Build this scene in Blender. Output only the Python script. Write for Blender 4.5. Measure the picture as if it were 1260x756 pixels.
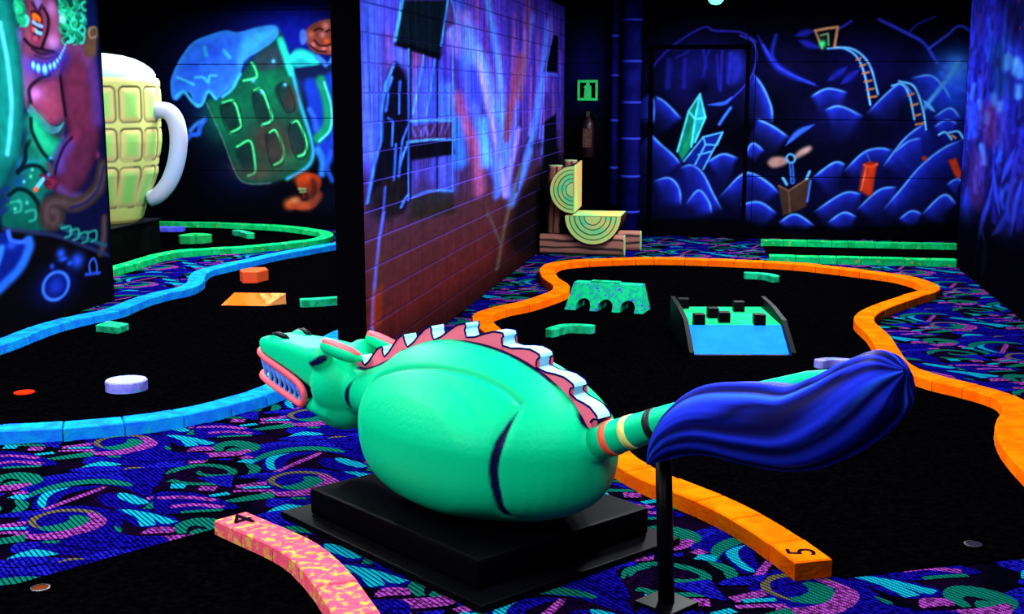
import bpy, bmesh, math, random
import numpy as np
from mathutils import Vector, Matrix
for o in list(bpy.data.objects): bpy.data.objects.remove(o)
SC = bpy.context.scene
COL = SC.collection
PI = math.pi
# ------------------------------------------------------------------ camera
cam = bpy.data.cameras.new('camera')
cam.sensor_fit = 'HORIZONTAL'; cam.sensor_width = 36.0
cam.lens = 36.0*1540/1260
cam.clip_end = 60
camo = bpy.data.objects.new('camera', cam); COL.objects.link(camo)
camo.location = (0, 0, 1.6)
camo.rotation_euler = (math.radians(90-9.6914), 0, math.radians(10.3384))
SC.camera = camo
# ------------------------------------------------------------------ world, exposure
w = bpy.data.worlds.new('world'); SC.world = w; w.use_nodes = True
w.node_tree.nodes['Background'].inputs[0].default_value = (0, 0, 0, 1)
w.node_tree.nodes['Background'].inputs[1].default_value = 0
SC.view_settings.view_transform = 'Standard'
SC.view_settings.look = 'None'
SC.view_settings.exposure = 0.0
SC.view_settings.gamma = 1.0
SC.view_settings.use_curve_mapping = False
# ------------------------------------------------------------------ black-light tubes under the ceiling
CEIL = 2.68
LP = 1.85
def tube_light(x, y, power, along=True, dx=.25, dy=1.5):
    l = bpy.data.lights.new('blacklight_tube', 'AREA'); l.shape = 'RECTANGLE'
    l.size = dx; l.size_y = dy; l.energy = power*LP; l.color = (.93, .95, 1.0)
    o = bpy.data.objects.new('blacklight_tube', l); COL.objects.link(o)
    o.location = (x, y, CEIL-.06)
    if not along: o.rotation_euler = (0, 0, PI/2)
for x, y, p in ((0, 1.4, 42), (0, 4.4, 60), (0, 7.2, 70), (0, 10.0, 70), (0.3, 12.3, 78),
                (-3.3, 1.6, 95), (-3.5, 4.8, 75), (-3.5, 7.6, 75), (-3.6, 10.4, 75), (-5.2, 12.4, 95), (-6.3, 9.4, 40)):
    tube_light(x, y, p)
# ------------------------------------------------------------------ helpers
def lin(c):
    return tuple((v/255/12.92 if v/255 <= .04045 else ((v/255+.055)/1.055)**2.4) for v in c)
def lin_np(a):
    return np.where(a <= .04045, a/12.92, ((np.clip(a, 0, 1)+.055)/1.055)**2.4)
MATS = {}
def mat(name, col, rough=.75, col2=None, scale=8, lo=.45, hi=.65, spec=0, bump=0, bscale=60, wear=None, wscale=6, wlo=.68, wear_hi=.74, metal=0, detail=4):
    """procedural paint: base colour, an optional mottle colour and an optional worn colour; colours in 0..255"""
    if name in MATS: return MATS[name]
    m = bpy.data.materials.new(name); m.use_nodes = True; MATS[name] = m
    nt = m.node_tree; b = nt.nodes['Principled BSDF']
    b.inputs['Roughness'].default_value = rough
    b.inputs['Specular IOR Level'].default_value = spec
    b.inputs['Metallic'].default_value = metal
    b.inputs['Base Color'].default_value = (*lin(col), 1)
    geo = nt.nodes.new('ShaderNodeNewGeometry')
    src = None
    def layer(prev, c, sc, a, z, off):
        n = nt.nodes.new('ShaderNodeTexNoise'); n.inputs['Scale'].default_value = sc; n.inputs['Detail'].default_value = detail
        ad = nt.nodes.new('ShaderNodeVectorMath'); ad.operation = 'ADD'; ad.inputs[1].default_value = (off, off*.7, off*.3)
        nt.links.new(geo.outputs['Position'], ad.inputs[0]); nt.links.new(ad.outputs[0], n.inputs['Vector'])
        mr = nt.nodes.new('ShaderNodeMapRange'); mr.inputs[1].default_value = a; mr.inputs[2].default_value = z
        nt.links.new(n.outputs['Fac'], mr.inputs[0])
        mx = nt.nodes.new('ShaderNodeMix'); mx.data_type = 'RGBA'
        nt.links.new(mr.outputs[0], mx.inputs[0])
        if prev is None: mx.inputs[6].default_value = (*lin(col), 1)
        else: nt.links.new(prev, mx.inputs[6])
        mx.inputs[7].default_value = (*lin(c), 1)
        return mx.outputs[2]
    if col2 is not None: src = layer(src, col2, scale, lo, hi, 0)
    if wear is not None: src = layer(src, wear, wscale, wlo, wear_hi, 7.3)
    if src is not None: nt.links.new(src, b.inputs['Base Color'])
    if bump:
        n = nt.nodes.new('ShaderNodeTexNoise'); n.inputs['Scale'].default_value = bscale
        nt.links.new(geo.outputs['Position'], n.inputs['Vector'])
        bp = nt.nodes.new('ShaderNodeBump'); bp.inputs['Strength'].default_value = bump; bp.inputs['Distance'].default_value = .01
        nt.links.new(n.outputs['Fac'], bp.inputs['Height']); nt.links.new(bp.outputs[0], b.inputs['Normal'])
    return m
def mat_attr(name, rough=.75, spec=0, bump=0, bscale=60, weave=False):
    """paint whose colour is read from the mesh's own 'paint' colour attribute"""
    if name in MATS: return MATS[name]
    m = bpy.data.materials.new(name); m.use_nodes = True; MATS[name] = m
    nt = m.node_tree; b = nt.nodes['Principled BSDF']
    b.inputs['Roughness'].default_value = rough; b.inputs['Specular IOR Level'].default_value = spec
    at = nt.nodes.new('ShaderNodeAttribute'); at.attribute_name = 'paint'
    out = at.outputs['Color']
    geo = nt.nodes.new('ShaderNodeNewGeometry')
    if weave:   # diagonal yarn hatch of the carpet
        wv = nt.nodes.new('ShaderNodeTexWave'); wv.inputs['Scale'].default_value = 25; wv.inputs['Distortion'].default_value = .6
        wv.inputs['Detail'].default_value = 1; wv.bands_direction = 'DIAGONAL'
        nt.links.new(geo.outputs['Position'], wv.inputs['Vector'])
        wv2 = nt.nodes.new('ShaderNodeTexWave'); wv2.inputs['Scale'].default_value = 40; wv2.bands_direction = 'X'; wv2.inputs['Distortion'].default_value = .4
        nt.links.new(geo.outputs['Position'], wv2.inputs['Vector'])
        mr = nt.nodes.new('ShaderNodeMapRange'); mr.inputs[1].default_value = .12; mr.inputs[2].default_value = .42; mr.inputs[3].default_value = .10
        nt.links.new(wv.outputs['Fac'], mr.inputs[0])
        mr2 = nt.nodes.new('ShaderNodeMapRange'); mr2.inputs[1].default_value = .1; mr2.inputs[2].default_value = .5; mr2.inputs[3].default_value = .6
        nt.links.new(wv2.outputs['Fac'], mr2.inputs[0])
        mu = nt.nodes.new('ShaderNodeMath'); mu.operation = 'MULTIPLY'
        nt.links.new(mr.outputs[0], mu.inputs[0]); nt.links.new(mr2.outputs[0], mu.inputs[1])
        vm = nt.nodes.new('ShaderNodeVectorMath'); vm.operation = 'SCALE'
        nt.links.new(out, vm.inputs[0]); nt.links.new(mu.outputs[0], vm.inputs['Scale'])
        out = vm.outputs[0]
        # black scribble worked into the blue yarn only
        sp = nt.nodes.new('ShaderNodeSeparateColor'); nt.links.new(at.outputs['Color'], sp.inputs[0])
        k4 = nt.nodes.new('ShaderNodeMath'); k4.operation = 'MULTIPLY'; k4.inputs[1].default_value = .22; nt.links.new(sp.outputs['Blue'], k4.inputs[0])
        lt = nt.nodes.new('ShaderNodeMath'); lt.operation = 'LESS_THAN'; nt.links.new(sp.outputs['Green'], lt.inputs[0]); nt.links.new(k4.outputs[0], lt.inputs[1])
        ns = nt.nodes.new('ShaderNodeTexNoise'); ns.inputs['Scale'].default_value = 55; ns.inputs['Detail'].default_value = 3; nt.links.new(geo.outputs['Position'], ns.inputs['Vector'])
        mn = nt.nodes.new('ShaderNodeMapRange'); mn.inputs[1].default_value = .44; mn.inputs[2].default_value = .52; mn.inputs[3].default_value = .75; mn.inputs[4].default_value = 0.0; nt.links.new(ns.outputs['Fac'], mn.inputs[0])
        mm = nt.nodes.new('ShaderNodeMath'); mm.operation = 'MULTIPLY'; nt.links.new(lt.outputs[0], mm.inputs[0]); nt.links.new(mn.outputs[0], mm.inputs[1])
        iv = nt.nodes.new('ShaderNodeMath'); iv.operation = 'SUBTRACT'; iv.inputs[0].default_value = 1; nt.links.new(mm.outputs[0], iv.inputs[1])
        v2_ = nt.nodes.new('ShaderNodeVectorMath'); v2_.operation = 'SCALE'; nt.links.new(out, v2_.inputs[0]); nt.links.new(iv.outputs[0], v2_.inputs['Scale'])
        out = v2_.outputs[0]
    nt.links.new(out, b.inputs['Base Color'])
    if bump:
        n = nt.nodes.new('ShaderNodeTexNoise'); n.inputs['Scale'].default_value = bscale
        nt.links.new(geo.outputs['Position'], n.inputs['Vector'])
        bp = nt.nodes.new('ShaderNodeBump'); bp.inputs['Strength'].default_value = bump; bp.inputs['Distance'].default_value = .01
        nt.links.new(n.outputs['Fac'], bp.inputs['Height']); nt.links.new(bp.outputs[0], b.inputs['Normal'])
    return m
def tag(o, label=None, cat=None, group=None, kind=None):
    if label: o['label'] = label
    if cat: o['category'] = cat
    if group: o['group'] = group
    if kind: o['kind'] = kind
    return o
def thing(name, label, cat, loc=(0, 0, 0), rz=0, group=None):
    o = bpy.data.objects.new(name, None); COL.objects.link(o); o.empty_display_size = .1
    o.location = loc; o.rotation_euler = (0, 0, rz)
    return tag(o, label, cat, group)
def obj(name, verts, faces, m, parent=None, smooth=False, loc=None, rz=0, mats=None, fm=None, bevel=0, label=None):
    me = bpy.data.meshes.new(name); me.from_pydata([tuple(v) for v in verts], [], [tuple(f) for f in faces]); me.update()
    return link(name, me, m, parent, smooth, loc, rz, mats, fm, bevel, label)
def link(name, me, m, parent=None, smooth=False, loc=None, rz=0, mats=None, fm=None, bevel=0, label=None):
    for q in (mats or [m]): me.materials.append(q)
    if fm is not None: me.polygons.foreach_set('material_index', np.array(fm, dtype=np.int32))
    if smooth: me.polygons.foreach_set('use_smooth', np.ones(len(me.polygons), dtype=bool))
    o = bpy.data.objects.new(name, me); COL.objects.link(o); o.parent = parent
    if loc is not None: o.location = loc
    if rz: o.rotation_euler = (0, 0, rz)
    if bevel:
        bm = bmesh.new(); bm.from_mesh(me)
        bmesh.ops.bevel(bm, geom=bm.edges[:], offset=bevel, segments=2, affect='EDGES', profile=.6)
        bm.to_mesh(me); bm.free()
    if label: o['label'] = label
    return o
def box(x0, x1, y0, y1, z0, z1):
    v = [(x0, y0, z0), (x1, y0, z0), (x1, y1, z0), (x0, y1, z0), (x0, y0, z1), (x1, y0, z1), (x1, y1, z1), (x0, y1, z1)]
    f = [(3, 2, 1, 0), (4, 5, 6, 7), (0, 1, 5, 4), (1, 2, 6, 5), (2, 3, 7, 6), (3, 0, 4, 7)]
    return v, f
def prism(poly, z0, z1):
    """upright prism over a counter-clockwise floor polygon"""
    n = len(poly)
    if sum(poly[i][0]*poly[(i+1) % n][1]-poly[(i+1) % n][0]*poly[i][1] for i in range(n)) < 0: poly = poly[::-1]
    v = [(x, y, z0) for x, y in poly]+[(x, y, z1) for x, y in poly]
    f = [tuple(range(n))[::-1], tuple(range(n, 2*n))]+[(i, (i+1) % n, n+(i+1) % n, n+i) for i in range(n)]
    return v, f
def extrude_y(poly, y0, y1):
    """prism over a polygon drawn in x, z, running along y"""
    n = len(poly)
    if sum(poly[i][0]*poly[(i+1) % n][1]-poly[(i+1) % n][0]*poly[i][1] for i in range(n)) < 0: poly = poly[::-1]
    v = [(x, y0, z) for x, z in poly]+[(x, y1, z) for x, z in poly]
    f = [tuple(range(n)), tuple(range(n, 2*n))[::-1]]+[((i+1) % n, i, n+i, n+(i+1) % n) for i in range(n)]
    return v, f
def tube(pts, rad, n=10, closed=False, cap=True):
    """tube along 3-D points; rad a number or a list"""
    P = [Vector(p) for p in pts]; k = len(P)
    R = [rad]*k if not hasattr(rad, '__len__') else list(rad)
    V, F = [], []
    up = Vector((0, 0, 1)); prev = None
    for i in range(k):
        a = P[(i-1) % k] if (closed or i > 0) else P[i]
        b = P[(i+1) % k] if (closed or i < k-1) else P[i]
        t = (b-a).normalized()
        if prev is None:
            ref = up if abs(t.dot(up)) < .9 else Vector((1, 0, 0))
            u = t.cross(ref).normalized()
        else:
            u = (prev-t*prev.dot(t)).normalized()
        prev = u; v = t.cross(u)
        for j in range(n):
            an = 2*PI*j/n
            V.append(P[i]+(u*math.cos(an)+v*math.sin(an))*R[i])
    for i in range(k if closed else k-1):
        for j in range(n):
            i2 = (i+1) % k
            F.append((i*n+j, i*n+(j+1) % n, i2*n+(j+1) % n, i2*n+j))
    if cap and not closed:
        F.append(tuple(range(n))[::-1]); F.append(tuple(range((k-1)*n, k*n)))
    return V, F
def lathe(prof, n=24, cx=0, cy=0, cap=True):
    V = [(cx+r*math.cos(2*PI*j/n), cy+r*math.sin(2*PI*j/n), z) for r, z in prof for j in range(n)]
    F = [(i*n+j, i*n+(j+1) % n, (i+1)*n+(j+1) % n, (i+1)*n+j) for i in range(len(prof)-1) for j in range(n)]
    if cap:
        F.append(tuple(range(n))[::-1]); F.append(tuple(range((len(prof)-1)*n, len(prof)*n)))
    return V, F
def spline(pts, n=6, closed=False):
    """Catmull-Rom through the points"""
    P = [np.array(p, float) for p in pts]; k = len(P); out = []
    if k < 3: return [tuple(p) for p in P]
    for i in range(k if closed else k-1):
        p0 = P[(i-1) % k] if (closed or i > 0) else 2*P[0]-P[1]
        p1 = P[i]; p2 = P[(i+1) % k]
        p3 = P[(i+2) % k] if (closed or i+2 < k) else 2*P[-1]-P[-2]
        for j in range(n):
            t = j/n
            out.append(tuple(.5*((2*p1)+(-p0+p2)*t+(2*p0-5*p1+4*p2-p3)*t*t+(-p0+3*p1-3*p2+p3)*t**3)))
    if not closed: out.append(tuple(P[-1]))
    return out
def set_paint(me, cols):
    """per-vertex linear colours into the attribute 'paint'"""
    a = me.color_attributes.new('paint', 'FLOAT_COLOR', 'POINT')
    c = np.ones((len(me.vertices), 4), dtype=np.float32); c[:, :3] = cols
    a.data.foreach_set('color', c.ravel())
def join(parts):
    V, F = [], []
    for v, f in parts:
        k = len(V); V += list(v); F += [tuple(i+k for i in q) for q in f]
    return V, F
# ------------------------------------------------------------------ mural painting: an airbrush working in wall metres
class Canvas:
    def __init__(s, u0, u1, v0, v1, du, dv, ax=1.0, base=(2, 2, 6)):
        s.u = np.arange(u0, u1+du, du); s.v = np.arange(v0, v1+dv, dv); s.ax = ax
        s.U, s.V = np.meshgrid(s.u*ax, s.v)
        s.img = np.zeros((len(s.v), len(s.u), 3)); s.img[:] = np.array(base)/255
        s.du, s.dv = du, dv
    def win(s, P, m):
        a, b = P.min(0)-m, P.max(0)+m
        i0, i1 = np.searchsorted(s.u*s.ax, (a[0], b[0])); j0, j1 = np.searchsorted(s.v, (a[1], b[1]))
        return slice(j0, j1), slice(i0, i1)
    def prep(s, pts, smooth, closed=False):
        P = [(p[0]*s.ax, p[1]) for p in pts]
        if smooth and len(P) > 2: P = spline(P, 6, closed)
        return np.array(P, float)
    def dist(s, P, sl, closed=False):
        X, Y = s.U[sl], s.V[sl]; D = np.full(X.shape, 1e9); S = np.zeros(X.shape); T = np.zeros(X.shape)
        Q = np.vstack([P, P[:1]]) if closed else P
        n = len(Q)-1
        for i in range(n):
            a, b = Q[i], Q[i+1]; d = b-a; L = d.dot(d)+1e-12
            t = np.clip(((X-a[0])*d[0]+(Y-a[1])*d[1])/L, 0, 1)
            ex, ey = X-a[0]-t*d[0], Y-a[1]-t*d[1]; e = np.hypot(ex, ey)
            k = e < D; D[k] = e[k]; T[k] = (i+t[k])/n
            S[k] = (d[0]*(Y-a[1])-d[1]*(X-a[0]))[k]
        return D, S, T
    def mix(s, sl, al, col):
        al = np.clip(al, 0, 1)[..., None]
        s.img[sl] = s.img[sl]*(1-al)+np.array(col)/255*al
    def S(s, pts, w, col, soft=.5, a=1, smooth=True, taper=False, closed=False):
        """stroke; w half width, soft the share that is feathered"""
        P = s.prep(pts, smooth, closed); sl = s.win(P, w*2.2+.02)
        D, _, T = s.dist(P, sl, closed)
        ww = w*(np.clip(4*T*(1-T), .15, 1) if taper else 1)
        e = max(soft, .05)
        al = np.clip((ww*(1+e)-D)/(ww*e*2+1e-9), 0, 1); al = al*al*(3-2*al)
        s.mix(sl, al*a, col)
    def inside(s, P, sl):
        X, Y = s.U[sl], s.V[sl]; c = np.zeros(X.shape, bool); n = len(P)
        for i in range(n):
            a, b = P[i], P[(i+1) % n]
            if a[1] == b[1]: continue
            k = ((a[1] > Y) != (b[1] > Y)) & (X < (b[0]-a[0])*(Y-a[1])/(b[1]-a[1])+a[0]); c ^= k
        return c
    def F(s, pts, col, soft=.006, a=1, smooth=True, edge=None, ew=.02, ea=1):
        """filled shape; edge: colour airbrushed inwards from the rim"""
        P = s.prep(pts, smooth, True); sl = s.win(P, soft*2+.01)
        D, _, _ = s.dist(P, sl, True); ins = s.inside(P, sl); sd = np.where(ins, D, -D)
        al = np.clip(.5+sd/(2*soft), 0, 1)
        s.mix(sl, al*a, col)
        if edge is not None: s.mix(sl, al*ea*np.exp(-np.clip(sd, 0, 9)/ew)*(sd > -soft), edge)
    def K(s, pts, col, depth=.1, a=1, flip=False, hi=None, hw=.012):
        """rock: bright along the curve, fading to one side (below a left-to-right curve)"""
        P = s.prep(pts, True); sl = s.win(P, depth*2.5)
        D, Sg, T = s.dist(P, sl)
        side = (Sg > 0) if flip else (Sg < 0)
        f = np.clip(8*T, 0, 1)*np.clip(8*(1-T), 0, 1)
        al = np.where(side, np.exp(-D/depth), np.exp(-D/.006))*f*a
        s.mix(sl, al, col)
        if hi is not None: s.mix(sl, np.exp(-(D/hw)**2)*np.clip(5*T, 0, 1)*np.clip(5*(1-T), 0, 1)*a, hi)
    def G(s, c, ru, rv, col, a=1, p=1.0):
        """soft round glow"""
        P = np.array([[c[0]*s.ax, c[1]]]); sl = s.win(P, max(ru*s.ax, rv)*3)
        X, Y = s.U[sl], s.V[sl]
        q = ((X-P[0, 0])/(ru*s.ax))**2+((Y-P[0, 1])/rv)**2
        s.mix(sl, a*np.exp(-q*p), col)
    def grain(s, amp, seed=1, k=6):
        r = np.random.RandomState(seed); h, wd = s.img.shape[:2]
        n = r.rand(h//k+2, wd//k+2); yi = np.arange(h)/k; xi = np.arange(wd)/k
        y0 = yi.astype(int); x0 = xi.astype(int); fy = (yi-y0)[:, None]; fx = (xi-x0)[None]
        v = (n[y0][:, x0]*(1-fy)*(1-fx)+n[y0+1][:, x0]*fy*(1-fx)+n[y0][:, x0+1]*(1-fy)*fx+n[y0+1][:, x0+1]*fy*fx)
        s.img *= (1+amp*(v-.5))[..., None]
    def sample(s, u, v):
        fu = np.clip((np.asarray(u)-s.u[0])/s.du, 0, len(s.u)-1.001); fv = np.clip((np.asarray(v)-s.v[0])/s.dv, 0, len(s.v)-1.001)
        i = fu.astype(int); j = fv.astype(int); a = (fu-i)[..., None]; b = (fv-j)[..., None]; I = s.img
        c = I[j, i]*(1-a)*(1-b)+I[j, i+1]*a*(1-b)+I[j+1, i]*(1-a)*b+I[j+1, i+1]*a*b
        return lin_np(np.clip(c, 0, 1))
def slab_arrays(cv, frame, u0, u1, v0, v1, depth, nu, nv, bev):
    us = np.r_[u0, np.linspace(u0+bev, u1-bev, nu), u1]; vs = np.r_[v0, np.linspace(v0+bev, v1-bev, nv), v1]
    U, V = np.meshgrid(us, vs); D = np.zeros(U.shape)
    D[0, :] = D[-1, :] = bev; D[:, 0] = D[:, -1] = bev
    A = np.stack(frame(U, V, D), -1).reshape(-1, 3)
    col = cv.sample(U, V).reshape(-1, 3)
    H, W = U.shape; n = H*W
    idx = np.arange(n).reshape(H, W)
    q = np.stack([idx[:-1, :-1], idx[:-1, 1:], idx[1:, 1:], idx[1:, :-1]], -1).reshape(-1, 4)
    ring = np.r_[idx[0, :], idx[1:, -1], idx[-1, -2::-1], idx[-2:0:-1, 0]]
    Bk = np.stack(frame(U.reshape(-1)[ring], V.reshape(-1)[ring], np.full(len(ring), depth)), -1)
    k = len(ring); b = n+np.arange(k); nx = np.roll(np.arange(k), -1)
    q2 = np.stack([ring, b, b[nx], ring[nx]], -1)
    return np.vstack([A, Bk]), np.vstack([q, q2]), np.vstack([col, col[ring]])
def quad_mesh(name, arrays):
    off = 0; VV, QQ, CC = [], [], []
    for v, q, c in arrays:
        VV.append(v); QQ.append(q+off); CC.append(c); off += len(v)
    verts = np.vstack(VV); quads = np.vstack(QQ)
    me = bpy.data.meshes.new(name)
    me.vertices.add(len(verts)); me.vertices.foreach_set('co', verts.astype(np.float32).ravel())
    nq = len(quads); me.loops.add(nq*4); me.loops.foreach_set('vertex_index', quads.astype(np.int32).ravel())
    me.polygons.add(nq); me.polygons.foreach_set('loop_start', np.arange(0, nq*4, 4, dtype=np.int32))
    me.update(calc_edges=True)
    set_paint(me, np.vstack(CC))
    return me
def painted_slab(name, cv, frame, u0, u1, v0, v1, depth, nu, nv, m, parent=None, bev=.004, label=None):
    """a board or block with a painted front: frame(u, v, d) -> xyz, d the depth behind the front"""
    me = quad_mesh(name, [slab_arrays(cv, frame, u0, u1, v0, v1, depth, nu, nv, bev)])
    return link(name, me, m, parent, label=label)
# ================================================================== THE ROOM
WALLP = mat_attr('mural_paint', .8, 0)
BLACKWALL = mat('black_wall_paint', (3, 3, 6), .7)
def struct(name, vf, m, parent=None):
    o = obj(name, *vf, m, parent)
    if parent is None: o['kind'] = 'structure'
    return o
floor = struct('floor', box(-9, 4.2, -.5, 14.6, -.06, 0), mat('carpet_ground', (2, 2, 8), .95, (9, 2, 20), 3.5, .45, .6))
struct('ceiling', box(-9, 4.2, -.5, 14.6, CEIL, CEIL+.08), mat('black_ceiling', (3, 3, 5), .9))
# ---------------------------------------------------------------- murals on the back wall
B1, B2, B3, BH = (20, 22, 120), (28, 45, 205), (45, 90, 250), (80, 160, 255)
cb = Canvas(-2.05, 2.75, 0, CEIL, .009, .009, 1.0, (2, 2, 7))
for x, y, ru, rv, c, a in ((-.5, 1.75, .42, .4, (14, 14, 85), .9), (1.35, 1.9, .5, .35, (14, 14, 95), .7), (2.2, 1.65, .32, .38, (26, 70, 235), .95),
                           (1.0, 1.35, .45, .35, (10, 12, 70), .8), (-.6, .55, .45, .35, (12, 15, 90), .9), (1.9, .7, .5, .4, (9, 12, 80), .8),
                           (.45, 1.9, .35, .3, (9, 10, 60), .7), (1.2, .5, .6, .3, (8, 10, 60), .8), (2.1, 1.1, .4, .3, (10, 14, 85), .8), (.2, .45, .5, .3, (6, 8, 50), .8)):
    cb.G((x, y), ru, rv, c, a)
def rock(p, depth=.12, a=1.0, c=B2, hi=BH, hw=.011, flip=False): cb.K(p, c, depth, a, flip, hi, hw)
# alcove behind the crystals
cb.S([(-1.019,1.777),(-0.986,1.919),(-0.758,2.147),(-0.461,2.319),(-0.337,2.283),(-0.056,2.264),(0.122,2.158)], .010, (45, 40, 190), .9, .8)
for p, wd, a in (([(-0.825,1.954),(-0.837,1.67)], .03, .5), ([(-0.654,1.971),(-0.658,1.67)], .02, .6), ([(-0.455,2.092),(-0.426,1.917),(-0.454,1.776)], .016, .7),
                 ([(-0.302,2.021),(-0.278,1.67)], .012, .8), ([(-0.246,2.056),(-0.256,1.635)], .016, .8), ([(-0.154,2.038),(-0.173,1.723)], .02, .7),
                 ([(-0.384,2.092),(-0.427,1.952)], .01, .6), ([(-0.754,1.989),(-0.614,2.058)], .014, .5)):
    cb.S(p, wd, (30, 35, 175), .9, a)
cb.F([(-0.171,2.003),(-0.049,2.038),(-0.003,1.915),(-0.023,1.758),(-0.145,1.723)], (32, 45, 200), .06, .75)
cb.G([(-0.444,1.67)][0], .13, .13, (1, 1, 6), .95)
cb.S([(-0.055,2.229),(0.087,2.158),(0.126,2.019),(0.097,1.827),(-0.003,1.67),(-0.14,1.529)], .009, (50, 55, 215), .8, .8)
cb.S([(-0.386,1.475),(-0.209,1.493),(-0.123,1.564)], .02, (40, 90, 250), .7, 1, taper=True)
cb.S([(-0.256,1.262),(-0.188,1.369),(-0.137,1.44)], .016, (45, 110, 255), .7, 1)
for p in ([(-1.041,1.599),(-0.988,1.492),(-0.984,1.259)], [(-0.979,1.571),(-0.851,1.492),(-0.668,1.307)], [(-1.033,1.162),(-0.914,1.043),(-0.767,0.918),(-0.667,0.803)],
          [(-0.692,0.767),(-0.548,0.804),(-0.42,0.704),(-0.306,0.488),(-0.193,0.29)], [(-0.979,0.618),(-0.798,0.656),(-0.686,0.538),(-0.66,0.337)], [(-0.61,0.356),(-0.469,0.522),(-0.351,0.397),(-0.311,0.252)],
          [(-0.387,0.831),(-0.211,0.93),(-0.032,0.881)], [(0.028,0.907),(0.115,1.051),(0.248,0.962)], [(-0.244,0.435),(-0.008,0.691),(0.133,0.711),(0.313,0.605),(0.43,0.492)],
          [(0.001,0.366),(0.214,0.395),(0.413,0.268)], [(0.427,0.166),(0.607,0.267),(0.83,0.138)], [(0.09,1.827),(0.207,1.669),(0.302,1.459),(0.326,1.275)],
          [(0.715,1.557),(0.901,1.651),(1.125,1.606)], [(0.876,1.418),(1.046,1.46),(1.297,1.349)], [(0.142,1.324),(0.327,1.24),(0.513,1.114)],
          [(1.323,1.374),(1.549,1.617),(1.686,1.703),(1.828,1.565)], [(0.767,0.664),(1.003,0.845),(1.135,0.821)], [(1.104,0.739),(1.308,0.953),(1.477,1.007),(1.631,0.981)],
          [(1.77,1.764),(1.976,1.788),(2.116,1.668),(2.208,1.514)], [(0.8,0.289),(1.121,0.509),(1.322,0.504)], [(1.268,0.325),(1.499,0.549),(1.695,0.587)],
          [(1.72,0.226),(1.851,0.324),(1.972,0.291)], [(1.956,0.28),(2.181,0.506),(2.328,0.403)], [(0.961,0.176),(1.131,0.294),(1.278,0.247)],
          [(2.033,1.237),(2.169,1.317),(2.285,1.273)], [(2.027,1.341),(2.195,1.442),(2.308,1.339)], [(2.202,0.612),(2.305,0.683),(2.373,0.659)],
          [(1.544,0.319),(1.737,0.57),(1.927,0.819),(2.152,1.013),(2.354,1.111)], [(1.521,0.797),(1.743,1.114),(1.953,1.289)], [(1.616,0.938),(1.779,1.08),(1.918,1.122)]):
    rock(p, .12, 1.0)
cb.S([(0.126,2.234),(0.302,1.949),(0.481,1.809),(0.803,1.676)], .035, (25, 35, 175), .9, .9, taper=True)
cb.S([(0.192,2.123),(0.338,1.914),(0.516,1.802),(0.761,1.697)], .012, (45, 70, 235), .9, .7)
cb.S([(0.328,2.226),(0.293,2.036),(0.338,1.914)], .02, (25, 35, 170), .9, .8)
for p in ([(0.897,1.731),(1.103,1.883)], [(1.036,1.697),(1.233,1.858)], [(0.535,2.224),(0.738,2.274)], [(0.571,2.172),(0.797,2.085)]):
    cb.S(p, .035, (26, 36, 185), .95, .75, taper=True)
cb.S([(0.474,1.028),(0.609,1.171),(0.778,1.263)], .03, (45, 90, 250), .8, 1, taper=True)
cb.S([(1.003,2.296),(1.059,2.329),(1.125,2.373)], .012, (45, 50, 210), .9, .8)
cb.S([(1.411,2.387),(1.72,2.232),(1.892,2.129),(2.035,1.924)], .016, (48, 60, 225), .9, .9)
cb.S([(1.72,2.232),(1.814,2.332),(1.992,2.408)], .010, (40, 45, 190), .9, .8)
cb.S([(1.944,2.077),(2.119,2.211),(2.245,2.311),(2.387,2.236)], .014, (50, 70, 235), .9, .9)
cb.S([(2.251,1.923),(2.114,1.702),(1.928,1.444)], .024, (70, 160, 255), .9, .85)
cb.S([(2.074,1.822),(2.215,1.685),(2.384,1.616)], .018, (40, 80, 240), .9, .7)
cb.S([(1.907,1.531),(2.047,1.4)], .02, (80, 170, 255), .8, .9, taper=True)
# rails, cart, ties
for p in ([(0.883,2.084),(1.053,2.083),(1.193,1.996),(1.286,1.807),(1.363,1.478)], [(0.923,2.094),(1.156,2.072),(1.332,1.91),(1.439,1.592)], [(1.58,1.682),(1.687,1.696),(1.771,1.565),(1.834,1.316)],
          [(1.651,1.73),(1.809,1.675),(1.911,1.444),(1.96,1.213)], [(2.094,1.158),(2.16,1.186),(2.231,1.11)], [(2.193,1.179),(2.293,1.194),(2.354,1.118)]):
    cb.S(p, .013, (40, 120, 255), .6, 1); cb.S(p, .006, (130, 220, 255), .6, .9)
for p in ([(1.195,1.958),(1.238,1.979)], [(1.238,1.893),(1.292,1.91)], [(1.269,1.814),(1.329,1.827)], [(1.293,1.727),(1.361,1.738)], [(1.318,1.641),(1.392,1.651)], [(1.342,1.558),(1.423,1.568)],
          [(1.753,1.579),(1.812,1.599)], [(1.792,1.468),(1.858,1.489)], [(1.825,1.358),(1.891,1.375)], [(1.85,1.268),(1.93,1.282)], [(2.228,1.152),(2.27,1.125)]):
    cb.S(p, .012, (190, 120, 70), .4, .9)
cb.F([(0.745,2.284),(0.982,2.31),(0.957,2.097),(0.828,2.084)], (6, 10, 16), .008, 1, False)
cb.S([(0.745,2.274),(0.874,2.297),(0.982,2.31),(0.957,2.097)], .015, (190, 130, 90), .6, .95, False); cb.S([(0.745,2.274),(0.828,2.084)], .012, (180, 130, 90), .6, .9, False)
cb.S([(0.802,2.222),(0.883,2.242),(0.895,2.118)], .010, (120, 150, 110), .6, .9, False); cb.G([(0.83,2.132)][0], .035, .04, (40, 235, 130), 1)
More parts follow.
